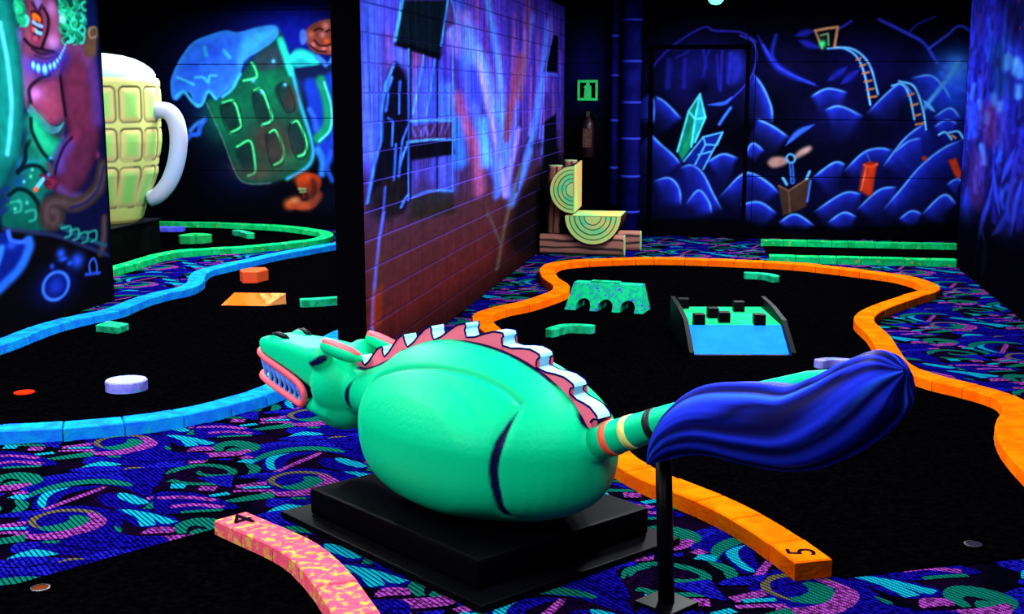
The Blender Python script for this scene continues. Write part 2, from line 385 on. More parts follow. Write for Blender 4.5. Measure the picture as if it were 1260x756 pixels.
# crystals
cb.F([(-0.714,0.955),(-0.598,1.404),(-0.478,1.592),(-0.411,1.333),(-0.518,1.064),(-0.657,0.847)], (12, 110, 95), .01, 1, False)
cb.F([(-0.532,1.307),(-0.477,1.564),(-0.418,1.333),(-0.536,1.046),(-0.582,1.028)], (25, 150, 175), .015, .9, False)
cb.S([(-0.659,0.919),(-0.551,1.207)], .02, (20, 150, 80), .9, .7)
for p in ([(-0.714,0.955),(-0.598,1.404),(-0.478,1.592),(-0.411,1.333),(-0.518,1.064)], [(-0.598,1.404),(-0.525,1.315),(-0.56,1.01)], [(-0.525,1.315),(-0.478,1.592)], [(-0.525,1.315),(-0.411,1.333)]):
    cb.S(p, .011, (70, 225, 235), .6, .95, False)
cb.F([(-0.628,0.847),(-0.43,1.118),(-0.218,1.173),(-0.421,0.759)], (14, 30, 130), .02, .9, False)
for p in ([(-0.639,0.847),(-0.43,1.118),(-0.218,1.173),(-0.421,0.759)], [(-0.43,1.118),(-0.403,1.036),(-0.512,0.812)], [(-0.403,1.036),(-0.274,1.03),(-0.218,1.173)], [(-0.479,0.92),(-0.337,0.958)]):
    cb.S(p, .010, (70, 170, 255), .6, .95, False)
# detonator box with its plunger, dynamite sticks
cb.F([(0.413,0.585),(0.527,0.536),(0.732,0.675),(0.751,0.646),(0.727,0.359),(0.624,0.304),(0.474,0.254)], (52, 36, 30), .01, 1, False)
cb.S([(0.413,0.585),(0.527,0.529),(0.739,0.675)], .008, (120, 85, 65), .6, .9, False); cb.S([(0.527,0.529),(0.55,0.284)], .008, (100, 70, 55), .6, .8, False)
cb.S([(0.761,0.647),(0.735,0.413)], .010, (60, 120, 255), .6, .9)
cb.F([(0.288,0.838),(0.338,0.899),(0.461,0.9),(0.515,0.858),(0.447,0.804),(0.342,0.785)], (150, 115, 110), .02, 1); cb.F([(0.573,0.912),(0.633,0.983),(0.736,1.027),(0.755,0.981),(0.653,0.912),(0.584,0.887)], (160, 125, 120), .02, 1)
cb.S([(0.545,0.822),(0.566,0.626)], .022, (45, 110, 240), .5, 1); cb.S([(0.545,0.822),(0.566,0.626)], .008, (8, 20, 60), .5, 1)
cb.S([(0.489,0.9),(0.53,0.936),(0.584,0.901),(0.568,0.848),(0.516,0.847)], .010, (70, 160, 255), .5, 1, closed=True)
cb.S([(0.459,0.671),(0.504,0.6)], .014, (80, 180, 255), .6, 1); cb.S([(0.747,0.746),(0.715,0.664)], .014, (80, 180, 255), .6, 1)
cb.F([(1.32,0.837),(1.381,0.866),(1.467,0.849),(1.426,0.495),(1.346,0.505),(1.282,0.546)], (175, 45, 22), .01, 1, False, (70, 12, 10), .03, .5)
cb.S([(1.328,0.823),(1.401,0.803),(1.465,0.832)], .012, (235, 80, 40), .6, .9); cb.S([(1.31,0.547),(1.35,0.795)], .008, (230, 110, 80), .8, .8); cb.S([(1.411,0.796),(1.39,0.512)], .03, (200, 50, 25), .9, .6)
cb.S([(1.388,0.866),(1.35,0.943),(1.325,0.971)], .006, (60, 90, 220), .6, .9)
cb.F([(2.21,0.884),(2.285,0.909),(2.362,0.736),(2.339,0.683),(2.286,0.718)], (170, 45, 22), .012, 1, False); cb.F([(1.933,0.913),(1.972,0.928),(1.985,0.886),(1.945,0.878)], (150, 45, 30), .012, 1)
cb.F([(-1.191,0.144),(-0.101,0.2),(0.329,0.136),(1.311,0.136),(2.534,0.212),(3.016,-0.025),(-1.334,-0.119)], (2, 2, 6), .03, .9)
# dark wall with the exit sign: bluish haze, pale corner line
cb.G((-1.75, 1.9), .28, .5, (12, 14, 75), .9); cb.S([(-2.051,2.501),(-2.041,1.004),(-2.036,0.259)], .03, (30, 50, 200), .9, .8); cb.S([(-2.079,2.501),(-2.068,0.818)], .012, (70, 140, 255), .8, .9)
cb.G([(2.237,1.872)][0], .16, .16, (60, 140, 255), .8); cb.G([(-0.504,1.917)][0], .5, .3, (20, 24, 130), .35)
cb.img = np.clip(cb.img*1.1, 0, 1)
cb.grain(.25, 3)
# left hall mural: tipping tankard
cm = Canvas(-7.9, -4.0, 0, CEIL, .009, .009, 1.0, (3, 3, 9))
cm.G((-5.6, 1.9), .95, .6, (16, 22, 120), 1); cm.G((-5.2, 2.35), .6, .35, (14, 24, 160), 1); cm.G((-6.3, 1.6), .35, .5, (8, 12, 75), .9)
cm.G((-4.45, 1.7), .3, .75, (14, 30, 150), .9); cm.G((-5.9, .65), .4, .25, (6, 14, 60), .8); cm.G((-4.4, 2.45), .25, .2, (30, 10, 50), .8)
gl = [(-6.333,1.493),(-6.146,1.064),(-5.978,0.622),(-5.838,0.527),(-5.592,0.53),(-5.264,0.63),(-5.038,0.767),(-5.014,0.919),(-5.119,1.449),(-5.335,2.197),(-5.403,2.309),(-5.744,1.976),(-6.084,1.561)]
cm.F(gl, (12, 62, 50), .02, 1)
cm.G([(-6.094,1.333)][0], .3, .3, (12, 120, 80), .85); cm.G([(-5.553,1.675)][0], .3, .3, (10, 110, 75), .9); cm.G([(-5.533,1.068)][0], .25, .2, (70, 42, 42), .85); cm.G([(-5.275,1.562)][0], .1, .14, (60, 38, 38), .8)
cm.G([(-5.299,0.802)][0], .2, .1, (20, 100, 65), .8); cm.G([(-5.79,0.721)][0], .25, .09, (72, 60, 55), .7)
cm.F([(-5.681,2.032),(-5.456,2.161),(-5.344,1.937),(-5.506,1.881),(-5.666,1.882)], (38, 55, 75), .03, .9)
def pane(p): cm.F(p, (16, 40, 42), .02, .9); 
for p in ([(-6.172,1.428),(-6.025,1.504),(-5.927,1.409),(-5.894,1.219),(-6.04,1.142)], [(-5.986,0.95),(-5.799,1.028),(-5.743,0.875),(-5.752,0.644),(-5.894,0.681)], [(-5.758,1.58),(-5.635,1.637),(-5.561,1.448),(-5.527,1.259),(-5.668,1.277)], [(-5.613,1.106),(-5.49,1.152),(-5.394,0.993),(-5.4,0.801),(-5.544,0.762)],
          [(-5.474,1.637),(-5.35,1.731),(-5.235,1.562),(-5.22,1.411),(-5.341,1.392)], [(-5.327,1.202),(-5.204,1.279),(-5.11,1.071),(-5.115,0.88),(-5.236,0.879)]):
    pane(p)
for p in ([(-6.128,1.493),(-5.985,1.504),(-5.912,1.276),(-5.915,1.2),(-6.04,1.134)], [(-5.965,0.969),(-5.795,1.036),(-5.746,0.798),(-5.751,0.663),(-5.835,0.624)], [(-5.716,1.637),(-5.627,1.637),(-5.523,1.372),(-5.526,1.278),(-5.641,1.228)], [(-5.551,1.144),(-5.469,1.164),(-5.383,0.955),(-5.4,0.821),(-5.503,0.754)],
          [(-5.265,1.26),(-5.184,1.268),(-5.091,1.033),(-5.115,0.9),(-5.197,0.861)], [(-5.853,1.75),(-5.69,1.788),(-5.706,1.901),(-5.744,1.957)]):
    cm.S(p, .016, (30, 205, 110), .8, .95); cm.S(p, .007, (110, 250, 170), .8, .7)
for p in ([(-5.355,2.197),(-5.246,1.862),(-5.158,1.486),(-5.041,1.109),(-5.015,0.881),(-5.1,0.728),(-5.346,0.591)], [(-5.394,2.216),(-5.267,1.824)]):
    cm.S(p, .028, (20, 130, 120), .8, .9); cm.S(p, .012, (50, 150, 250), .8, .95)
cm.S([(-5.374,2.216),(-5.32,2.048),(-5.247,1.843)], .04, (30, 220, 180), .8, .9)
cm.S([(-6.333,1.493),(-6.146,1.064),(-5.978,0.622),(-5.818,0.527),(-5.551,0.538)], .007, (90, 120, 130), .8, .8)
for p in ([(-5.732,1.75)], [(-5.47,1.974)], [(-5.335,1.704)], [(-5.627,1.618)]): cm.G(p[0], .025, .025, (80, 190, 255), 1)
foam = [(-6.78,1.657),(-6.765,1.79),(-6.638,2.018),(-6.465,2.205),(-6.217,2.297),(-6.053,2.333),(-5.892,2.313),(-5.649,2.367),(-5.449,2.383),(-5.403,2.309),(-5.454,2.217),(-5.659,2.087),(-5.824,1.995),(-5.89,1.845),(-5.997,1.694),(-6.124,1.599),(-6.209,1.523),(-6.287,1.618),(-6.351,1.561),(-6.397,1.447),(-6.479,1.446),(-6.534,1.599),(-6.617,1.599),(-6.703,1.523),(-6.765,1.542)]
cm.F(foam, (40, 105, 245), .012, 1, True, (50, 150, 255), .035, .9)
cm.F([(-5.813,2.275),(-5.449,2.365),(-5.453,2.254),(-5.74,2.069),(-5.907,1.939)], (60, 190, 255), .05, .8)
for p, wd in (([(-6.69,1.79),(-6.589,1.752),(-6.488,1.706)], .016), ([(-6.464,1.789),(-6.361,1.789),(-6.302,1.732),(-6.278,1.808),(-6.197,1.808)], .016), ([(-6.326,2.129),(-6.309,2.054)], .025), ([(-6.083,2.097),(-6.017,2.022)], .022), ([(-5.891,1.826),(-5.999,1.656),(-6.125,1.561)], .02), ([(-6.722,1.561),(-6.616,1.618),(-6.498,1.485),(-6.396,1.466),(-6.307,1.618),(-6.216,1.542)], .018)):
    cm.S(p, wd, (60, 200, 255), .8, .9)
cm.G([(-6.225,2.091)][0], .09, .08, (30, 70, 225), .7); cm.G([(-6.479,1.903)][0], .1, .09, (30, 75, 225), .6)
cm.S([(-6.623,1.023),(-6.557,1.1),(-6.453,1.12),(-6.429,1.197),(-6.362,1.294)], .03, (35, 95, 235), .6, .95); cm.S([(-6.555,1.158),(-6.468,1.236),(-6.384,1.274)], .025, (50, 130, 250), .7, .9)
# man behind the tankard
cm.F([(-5.24,2.066),(-5.139,2.122),(-4.943,2.046),(-4.907,1.916),(-5.106,1.88),(-5.244,1.936)], (25, 160, 170), .02, 1); cm.S([(-5.241,2.011),(-5.101,2.055),(-4.945,1.954)], .04, (40, 220, 200), .8, .9)
cm.F([(-5.206,1.88),(-5.026,1.917),(-4.748,1.934),(-4.732,1.786),(-4.951,1.749),(-5.13,1.749),(-5.196,1.805)], (10, 22, 60), .015, 1)
cm.F([(-5.09,1.749),(-4.911,1.767),(-4.732,1.786),(-4.755,0.884),(-4.857,0.807),(-4.954,0.92),(-5.026,1.185),(-5.059,1.449)], (18, 50, 180), .03, .9)
cm.S([(-4.892,1.749),(-4.819,1.487),(-4.826,1.224),(-4.95,1.072)], .06, (15, 120, 85), .6, 1); cm.S([(-4.852,1.73),(-4.773,1.45),(-4.791,1.186),(-4.931,1.042)], .014, (70, 200, 235), .7, .95)
cm.S([(-4.953,0.939),(-4.897,0.806),(-4.909,0.653)], .04, (40, 120, 245), .8, .9); cm.S([(-4.794,0.921),(-4.839,0.731),(-4.783,0.578)], .03, (30, 80, 220), .8, .8); cm.S([(-5.04,1.411),(-4.983,1.299),(-4.967,1.185)], .03, (40, 90, 235), .8, .8)
cm.F([(-5.075,2.269),(-5.012,2.379),(-4.853,2.444),(-4.729,2.413),(-4.721,2.082),(-4.864,2.053),(-5.001,2.102)], (120, 55, 50), .012, 1)
for p, r, c in (([(-4.816,2.377)], .05, (215, 120, 120)), ([(-4.995,2.287)], .04, (190, 100, 70)), ([(-4.812,2.201)], .035, (245, 95, 25)), ([(-4.842,2.12)], .03, (215, 110, 110)), ([(-4.979,2.158)], .03, (190, 110, 120)), ([(-4.858,2.275)], .035, (205, 120, 110)), ([(-4.752,2.119)], .03, (205, 90, 80))):
    cm.G(p[0], r, r, c, .95)
for p in ([(-4.955,2.323),(-4.895,2.349),(-4.856,2.334)], [(-4.81,2.311),(-4.758,2.333),(-4.719,2.31)], [(-4.958,2.213),(-4.9,2.157),(-4.822,2.149),(-4.742,2.174)], [(-5.019,2.158),(-4.922,2.091),(-4.823,2.083)]):
    cm.S(p, .012, (45, 14, 20), .6, .9)
cm.F([(-5.142,2.27),(-5.112,2.336),(-5.054,2.313),(-5.057,2.195),(-5.118,2.166)], (70, 110, 220), .015, .95)
cm.S([(-4.924,2.017),(-4.866,1.972),(-4.827,1.934)], .03, (60, 130, 250), .7, .9); cm.S([(-4.747,2.008),(-4.78,1.953)], .02, (60, 130, 250), .7, .9)
# boot
cm.F([(-5.214,0.605),(-5.105,0.658),(-4.977,0.649),(-4.915,0.568),(-4.939,0.465),(-4.908,0.404),(-4.987,0.28),(-5.118,0.226),(-5.312,0.233),(-5.354,0.284),(-5.309,0.347),(-5.222,0.369),(-5.179,0.349),(-5.156,0.401),(-5.218,0.482)], (150, 45, 18), .014, 1)
cm.S([(-5.332,0.285),(-5.245,0.317),(-5.159,0.287),(-5.072,0.299),(-4.984,0.383)], .06, (205, 85, 45), .9, .9); cm.S([(-5.193,0.585),(-5.106,0.617)], .06, (185, 60, 25), .9, .8)
cm.S([(-5.022,0.567),(-5.003,0.464),(-5.049,0.382)], .035, (55, 20, 16), .9, .7); cm.S([(-5.122,0.442),(-5.103,0.36),(-5.157,0.349)], .025, (40, 12, 10), .8, .9)
cm.S([(-5.197,0.472),(-5.121,0.473)], .014, (120, 190, 120), .5, .9); cm.S([(-5.187,0.435),(-5.116,0.442)], .012, (120, 190, 120), .5, .9); cm.G([(-5.255,0.337)][0], .05, .03, (170, 150, 100), .7)
cm.G((-4.6, .35), .5, .18, (6, 10, 30), .8)
cm.G([(-5.457,0.916)][0], .22, .2, (84, 50, 46), .5); cm.G([(-5.712,0.625)][0], .22, .07, (90, 70, 62), .6); cm.G([(-5.257,1.524)][0], .09, .12, (84, 48, 44), .5)
for p in ([(-6.13,1.447),(-5.944,1.493),(-5.895,1.2),(-6.053,1.134),(-6.136,1.294)], [(-5.716,1.618),(-5.587,1.626),(-5.518,1.266),(-5.665,1.239),(-5.724,1.41)], [(-5.571,1.137),(-5.449,1.164),(-5.38,0.802),(-5.524,0.743),(-5.586,0.953)], [(-5.424,1.675),(-5.31,1.719),(-5.219,1.43),(-5.329,1.381),(-5.397,1.524)], [(-5.285,1.241),(-5.164,1.268),(-5.095,0.888),(-5.217,0.841),(-5.299,1.07)]): cm.S(p, .006, (10, 22, 20), .7, .7, closed=True)
cm.grain(.22, 5)
wall_back = tag(bpy.data.objects.new('wall_back', None), kind='structure'); COL.objects.link(wall_back); wall_back.location = (0, 14.3, 0)
backing = obj('backing', *box(-9, 4.2, .012, .2, 0, CEIL), BLACKWALL, wall_back)
fb = lambda u, v, d: (u, d, v)
rows = (0, .68, 1.31, 1.94, 2.57, CEIL)
for i in range(5):
    v0, v1 = rows[i]+.003, rows[i+1]-.003
    painted_slab('wall_board', cm, fb, -7.9, -2.2, v0, v1, .02, 520, max(4, int((v1-v0)/.009)), WALLP, wall_back)
    for a, b in ((-1.99, -1.16), (-1.15, -1.02), (.035, .122), (.128, 2.7)):
        painted_slab('wall_board', cb, fb, a, b, v0, v1, .02, max(4, int((b-a)/.009)), max(4, int((v1-v0)/.009)), WALLP, wall_back)
painted_slab('wall_board', cb, fb, -1.014, .029, 2.13, CEIL-.003, .02, 110, 55, WALLP, wall_back)
door = painted_slab('door_1', cb, lambda u, v, d: (u, 14.285+d, v), -1.0, .018, .006, 2.085, .03, 112, 230, WALLP, None, .006)
door['kind'] = 'structure'
fr = BLACKWALL
for a, b, c, d in ((-1.045, -1.006, 0, 2.13), (.024, .062, 0, 2.13), (-1.045, .062, 2.092, 2.13)):
    obj('door_frame', *box(a, b, -.012+14.3, .0+14.3, c, d), mat('black_door_frame', (2, 2, 6), .8), door)
# ---------------------------------------------------------------- the central partition of painted blocks
cc = Canvas(6.45, 14.35, 0, 2.58, .02, .006, .2, (40, 26, 62))
v = cc.V
top = np.array((52, 36, 150))/255; mid = np.array((44, 30, 92))/255; low = np.array((64, 22, 24))/255; bot = np.array((30, 10, 12))/255
def ramp3(v):
    k = [(0, bot), (.3, low), (.75, np.array((56, 30, 40))/255), (1.15, mid), (1.7, top), (2.6, np.array((62, 44, 165))/255)]
    out = np.zeros(v.shape+(3,))
    for c in range(3): out[..., c] = np.interp(v, [q[0] for q in k], [q[1][c] for q in k])
    return out
cc.img = ramp3(v)
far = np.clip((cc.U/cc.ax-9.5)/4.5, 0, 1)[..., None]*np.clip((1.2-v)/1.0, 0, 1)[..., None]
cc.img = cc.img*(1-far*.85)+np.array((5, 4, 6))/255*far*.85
for q in range(260):          # fine vertical brush streaks
    r = random.Random(q); u = r.uniform(6.5, 14.2); z = r.uniform(1.15, 2.4); h = r.uniform(.1, .35)
    cc.S([(u, z-h), (u+r.uniform(-.1, .1), z+h)], r.uniform(.006, .016), r.choice([(70, 60, 215), (96, 50, 150), (40, 40, 170), (120, 60, 110), (36, 26, 100)]), .95, r.uniform(.25, .6))
# beams of light fanning out
beams = [([(8.881,2.252),(9.056,1.862),(9.563,1.321),(10.575,0.809)], .05, (60, 90, 245), .8), ([(9.897,2.324),(10.294,1.896),(10.505,1.499),(10.651,1.013)], .035, (70, 120, 255), .8), ([(8.744,2.021),(9.575,1.876),(10.049,1.503),(10.289,1.434)], .06, (90, 150, 255), .8),
         ([(12.041,2.324),(11.375,1.709),(10.884,1.143),(10.766,0.725)], .04, (70, 100, 250), .7), ([(13.065,2.302),(12.548,1.64),(11.826,1.028),(10.963,0.637)], .05, (60, 110, 255), .8), ([(9.427,1.932),(9.884,1.568),(10.392,1.027),(10.65,0.734)], .03, (150, 130, 255), .7),
         ([(8.78,1.572),(8.987,1.396),(9.409,1.203),(9.553,0.852)], .05, (150, 70, 130), .7), ([(8.723,1.402),(8.87,1.108)], .05, (40, 120, 255), .7), ([(11.373,1.926),(11.044,1.565),(10.652,1.222)], .05, (110, 45, 70), .7), ([(11.807,2.458),(11.722,2.01),(11.376,1.564)], .04, (110, 50, 80), .6),
         ([(9.72,1.38),(9.81,1.058)], .05, (70, 150, 255), .7), ([(10.22,1.501),(10.394,1.231),(10.282,0.763)], .04, (60, 100, 250), .7), ([(11.292,1.273),(10.963,0.997),(10.65,0.769)], .03, (110, 100, 250), .8), ([(9.064,2.15),(9.224,1.925)], .05, (130, 120, 255), .8),
         ([(9.277,1.749),(9.388,1.57)], .05, (40, 50, 210), .7), ([(13.23,2.394),(13.129,2.058),(12.92,1.641)], .04, (90, 70, 200), .7), ([(8.748,2.132),(8.792,1.911)], .06, (120, 90, 235), .7), ([(11.824,1.181),(11.466,1.045),(11.21,0.727)], .02, (30, 20, 70), .7)]
for p, wd, c, a in beams: cc.S(p, wd*.8, c, .95, min(1, a*1.15))
cc.S([(11.423,0.935),(11.045,0.703),(10.649,0.487),(10.276,0.146)], .018, (70, 70, 62), .9, .7); cc.S([(9.869,0.651),(10.208,0.464),(10.423,0.336)], .012, (66, 62, 70), .9, .6)
# near tower
for p, wd, c, a in (([(6.641,2.094),(6.599,1.229)], .05, (70, 80, 240), .5), ([(6.733,2.1),(6.689,1.666),(6.678,1.269)], .04, (60, 110, 255), .6), ([(7.089,2.126),(7.048,2.01)], .06, (60, 70, 235), .7), ([(7.282,1.85),(7.333,1.79)], .04, (70, 100, 240), .7),
                    ([(8.41,1.627),(8.425,1.408)], .05, (60, 120, 255), .7), ([(9.227,2.043),(9.251,1.867)], .06, (60, 110, 255), .7), ([(7.812,1.676),(7.718,1.424)], .07, (50, 90, 245), .6), ([(8.117,1.784),(8.103,1.468)], .05, (50, 80, 240), .6), ([(8.343,1.136),(8.407,0.938)], .06, (50, 80, 240), .6), ([(7.621,1.099),(7.779,0.985)], .08, (60, 60, 190), .6)):
    cc.S(p, wd, c, .95, a)
dk = (7, 9, 26)
cc.F([(7.353,2.144),(7.178,1.893),(8.301,1.852),(8.577,2.23)], (7, 18, 30), .01, 1, False); cc.F([(7.214,1.904),(8.325,1.863),(8.277,1.819),(7.159,1.874)], (5, 6, 16), .008, 1, False)
cc.F([(8.602,2.232),(8.301,1.852),(8.424,2.006),(8.746,2.076),(8.676,2.237)], (30, 18, 50), .012, .7, False)
cc.F([(7.136,1.772),(7.277,1.765),(7.42,1.696),(7.47,1.576),(7.417,0.938),(6.852,0.986),(6.881,1.442),(6.959,1.645)], (8, 8, 26), .012, 1)
cc.F([(6.842,1.352),(7.151,1.436),(7.461,1.405),(7.351,1.116),(6.994,1.124),(6.616,1.029),(6.702,1.157)], (8, 8, 24), .012, 1, False)
cc.F([(6.616,1.029),(6.995,1.138),(7.387,1.079),(7.301,0.889),(6.845,0.871),(6.581,0.956)], (20, 17, 24), .02, .9, False)
cc.F([(7.437,1.308),(8.668,1.284),(8.715,1.174),(7.431,1.195)], (7, 6, 18), .008, 1, False)
cc.F([(7.461,1.4),(8.647,1.409),(8.643,1.291),(7.456,1.312)], (52, 28, 66), .01, .9, False)
cc.F([(7.537,1.004),(7.783,1.073),(8.172,0.967),(8.171,0.929),(7.534,0.949)], (46, 34, 96), .02, .8)
cc.F([(7.438,0.966),(7.993,0.969),(8.655,0.914),(8.701,0.759),(7.43,0.827)], (24, 24, 18), .02, .8, False)
for p, wd, c, a in (([(7.353,2.144),(7.179,1.902)], .012, (60, 150, 255), 1), ([(8.528,2.227),(8.327,1.916)], .010, (50, 120, 255), 1), ([(8.651,2.236),(8.798,2.09)], .012, (60, 120, 255), .9), ([(8.67,2.061),(8.629,0.916)], .008, (45, 110, 255), 1),
                    ([(7.486,1.866),(7.437,0.957)], .008, (45, 100, 250), 1), ([(7.524,1.868),(7.475,0.953)], .008, (6, 6, 24), .9), ([(8.209,1.838),(8.172,0.956)], .009, (8, 8, 40), .9), ([(7.841,1.838),(7.817,1.777),(7.645,1.575),(7.561,1.477)], .009, (60, 120, 255), .95), ([(8.141,1.821),(8.022,1.626),(7.908,1.471)], .008, (60, 120, 255), .95),
                    ([(7.153,1.767),(6.959,1.645),(6.867,1.487),(6.858,1.338),(6.705,1.201),(6.569,1.01)], .010, (50, 110, 255), 1), ([(7.023,1.6),(6.967,1.5)], .009, (45, 100, 250), .9), ([(7.272,1.671),(7.243,1.482)], .008, (40, 90, 240), .9), ([(7.097,1.692),(6.99,1.609)], .012, (50, 110, 255), .9),
                    ([(7.52,1.433),(8.124,1.426),(8.647,1.409)], .011, (60, 130, 255), 1), ([(7.437,1.308),(8.008,1.302),(8.719,1.277)], .013, (60, 130, 255), 1), ([(7.456,1.307),(7.321,1.239),(7.243,1.171)], .010, (60, 120, 255), 1), ([(7.462,1.415),(7.307,1.322),(7.245,1.195),(7.222,1.11)], .008, (50, 100, 250), .9),
                    ([(6.998,1.462),(7.116,1.437),(7.074,1.298)], .008, (45, 100, 250), .9), ([(7.162,1.308),(7.114,1.097)], .008, (45, 100, 250), .9), ([(7.535,0.964),(7.884,0.972),(8.218,0.958),(8.629,0.921)], .012, (55, 110, 255), 1), ([(7.42,0.988),(7.324,0.961),(7.266,0.927)], .012, (55, 110, 255), .9),
                    ([(6.924,1.073),(6.863,0.893)], .008, (50, 80, 230), .8), ([(6.882,0.928),(6.79,0.785),(6.716,0.633),(6.638,0.414),(6.612,0.257)], .011, (75, 85, 245), .95), ([(8.661,1.823),(8.637,1.121)], .008, (50, 110, 255), .9)):
    cc.S(p, wd*.6, c, .6, a, False)
for p in ([(7.537,1.393),(7.613,1.336)], [(7.696,1.389),(7.775,1.331)], [(7.796,1.33),(7.882,1.389)], [(7.882,1.389),(7.944,1.33)], [(8.009,1.328),(8.122,1.394)], [(8.256,1.326),(8.353,1.394)], [(8.422,1.331),(8.522,1.395)], [(7.714,1.333),(7.819,1.386)]): cc.S(p, .005, (70, 80, 200), .8, .7, False)
cc.F([(6.841,0.802),(6.735,0.676),(6.679,0.314),(6.743,0.303),(6.796,0.622)], (66, 40, 10), .02, .7, False); cc.S([(6.723,0.493),(6.679,0.314)], .02, (120, 34, 10), .9, .6)
# far tower
cc.F([(13.293,2.214),(12.753,1.819),(13.725,1.801),(13.769,2.21)], (5, 6, 18), .01, 1, False); cc.F([(12.821,1.312),(13.62,1.382),(13.775,0.623),(12.728,0.778)], (5, 6, 18), .012, 1, False); cc.S([(13.351,2.217),(12.913,1.887),(12.508,1.158)], .012, (80, 90, 240), .7, .8, False)
cc.S([(12.701,1.802),(13.664,1.8)], .02, (60, 80, 230), .7, .7); cc.S([(12.715,1.274),(12.669,0.988)], .010, (50, 110, 255), .7, .8)
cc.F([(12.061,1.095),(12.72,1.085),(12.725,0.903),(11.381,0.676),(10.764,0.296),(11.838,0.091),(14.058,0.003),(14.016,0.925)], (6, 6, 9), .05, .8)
# violet mortar line touches along the courses
mort = Canvas(6.45, 14.35, 0, 2.58, .02, .006, .2); mort.img = cc.img.copy()
band = np.clip(1-np.abs(v-1.0)/1.1, 0, 1)[..., None]
mort.img = mort.img*.8+np.array((80, 66, 235))/255*band*.62
rs = np.random.RandomState(17); hh_, ww_ = cc.img.shape[:2]
def vstreak(kv, ku, seed):
    n = np.random.RandomState(seed).rand(hh_//kv+2, ww_//ku+2); yi = np.arange(hh_)/kv; xi = np.arange(ww_)/ku; y0 = yi.astype(int); x0 = xi.astype(int); fy = (yi-y0)[:, None]; fx = (xi-x0)[None]
    return n[y0][:, x0]*(1-fy)*(1-fx)+n[y0+1][:, x0]*fy*(1-fx)+n[y0][:, x0+1]*(1-fy)*fx+n[y0+1][:, x0+1]*fy*fx
up_ = np.clip((cc.V-.7)/.5, .25, 1)
cc.img *= (1+(.55*(vstreak(45, 1, 3)-.5)+.4*(vstreak(80, 3, 5)-.5))*up_)[..., None]
cc.img = np.clip(cc.img*1.2, 0, 1)
cc.grain(.2, 9, 4)
fc = lambda u, v, d: (-2.0-d, u, v)
fcm = lambda u, v, d: (-2.0035-d, u, v)
wall_c = painted_slab('wall_centre', mort, fcm, 6.5, 14.3, 0, 2.56, .145, 300, 330, WALLP, None, .002); wall_c['kind'] = 'structure'
obj('end_cap', *box(-2.157, -1.998, 6.485, 6.5, 0, 2.56), BLACKWALL, wall_c)
obj('rear_face', *box(-2.157, -2.149, 6.5, 14.29, 0, 2.56), BLACKWALL, wall_c)
rest = []
for r in range(16):
    z0, z1 = r*.16+.0042, (r+1)*.16-.0042
    u = 6.502-(.16 if r % 2 else 0)
    while u < 14.28:
        a, b = max(u, 6.502)+.002, min(u+.32, 14.28)-.002
        if b-a > .03:
            if u < 10.1: painted_slab('block', cc, fc, a, b, z0, z1, .012, max(3, int((b-a)/.022)), 22, WALLP, wall_c, .003)
            else: rest.append(slab_arrays(cc, fc, a, b, z0, z1, .012, max(3, int((b-a)/.035)), 16, .003))
        u += .32
tag(link('distant_blocks', quad_mesh('distant_blocks', rest), WALLP, wall_c), kind='stuff')
# ---------------------------------------------------------------- left partition with the seated figure
cl = Canvas(6.2, 9.0, 0, CEIL, .009, .007, .55, (9, 13, 50))
cl.G((8.6, 2.1), .5, .5, (14, 24, 90), .8)
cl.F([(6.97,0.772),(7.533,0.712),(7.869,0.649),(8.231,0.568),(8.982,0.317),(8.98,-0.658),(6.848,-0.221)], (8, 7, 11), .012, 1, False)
def disc(c, ru, rv, col, soft=.006, a=1): cl.F([(c[0]+ru*math.cos(t), c[1]+rv*math.sin(t)) for t in np.linspace(0, 2*PI, 13)[:-1]], col, soft, a)
OUT = (16, 6, 18)
# skirt and dress
cl.F([(7.618,0.94),(7.734,1.012),(7.763,1.102),(7.823,1.149),(7.856,1.27),(7.916,1.308),(8.142,1.111),(8.232,1.021),(8.303,0.93),(8.06,0.906),(8.026,0.782),(8.089,0.648),(7.556,0.715),(7.535,0.827)], (8, 84, 70), .012, 1)
for c, ru, rv, col in (([(7.882,1.023)], .26, .10, (12, 130, 95)), ([(7.773,0.877)], .26, .12, (10, 120, 95)), ([(7.967,1.183)], .16, .08, (12, 120, 90)), ([(7.801,1.12)], .10, .05, (20, 90, 150)), ([(7.952,1.132)], .16, .03, (20, 150, 140)), ([(7.752,1.011)], .08, .05, (14, 60, 120))): cl.G(c[0], ru, rv, col, .85)
for p in ([(7.923,1.288),(7.851,1.229),(7.832,1.149),(7.741,1.072)], [(7.742,1.083),(7.874,1.111),(8.005,1.098),(8.077,1.052)], [(7.617,0.93),(7.728,0.962),(7.853,0.932),(7.957,0.851),(7.978,0.786)], [(8.077,1.052),(8.13,1.006),(8.232,1.021)]):
    cl.S(p, .014, (3, 20, 24), .8, .95)
for p in ([(7.893,1.037)], [(7.806,1.007)], [(7.728,0.881)], [(7.826,0.862)], [(7.917,1.082)], [(7.677,0.834)]): cl.G(p[0], .02, .012, (90, 240, 200), .9)
# far shoulder, chest
cl.F([(7.806,2.031),(7.942,2.051),(7.947,1.945),(7.908,1.832),(7.865,1.822),(7.808,1.912)], (70, 44, 96), .012, 1, True, OUT, .02, .6); cl.G([(7.858,1.978)][0], .06, .05, (120, 80, 160), .7)
cl.F([(7.889,1.813),(8.013,1.919),(8.455,1.965),(8.49,1.937),(8.377,1.786),(8.384,1.514),(8.3,1.274),(7.909,1.477),(7.878,1.645)], (112, 48, 76), .012, 1)
cl.S([(7.923,1.814),(7.935,1.702),(7.953,1.627)], .05, (150, 80, 150), .9, .7)
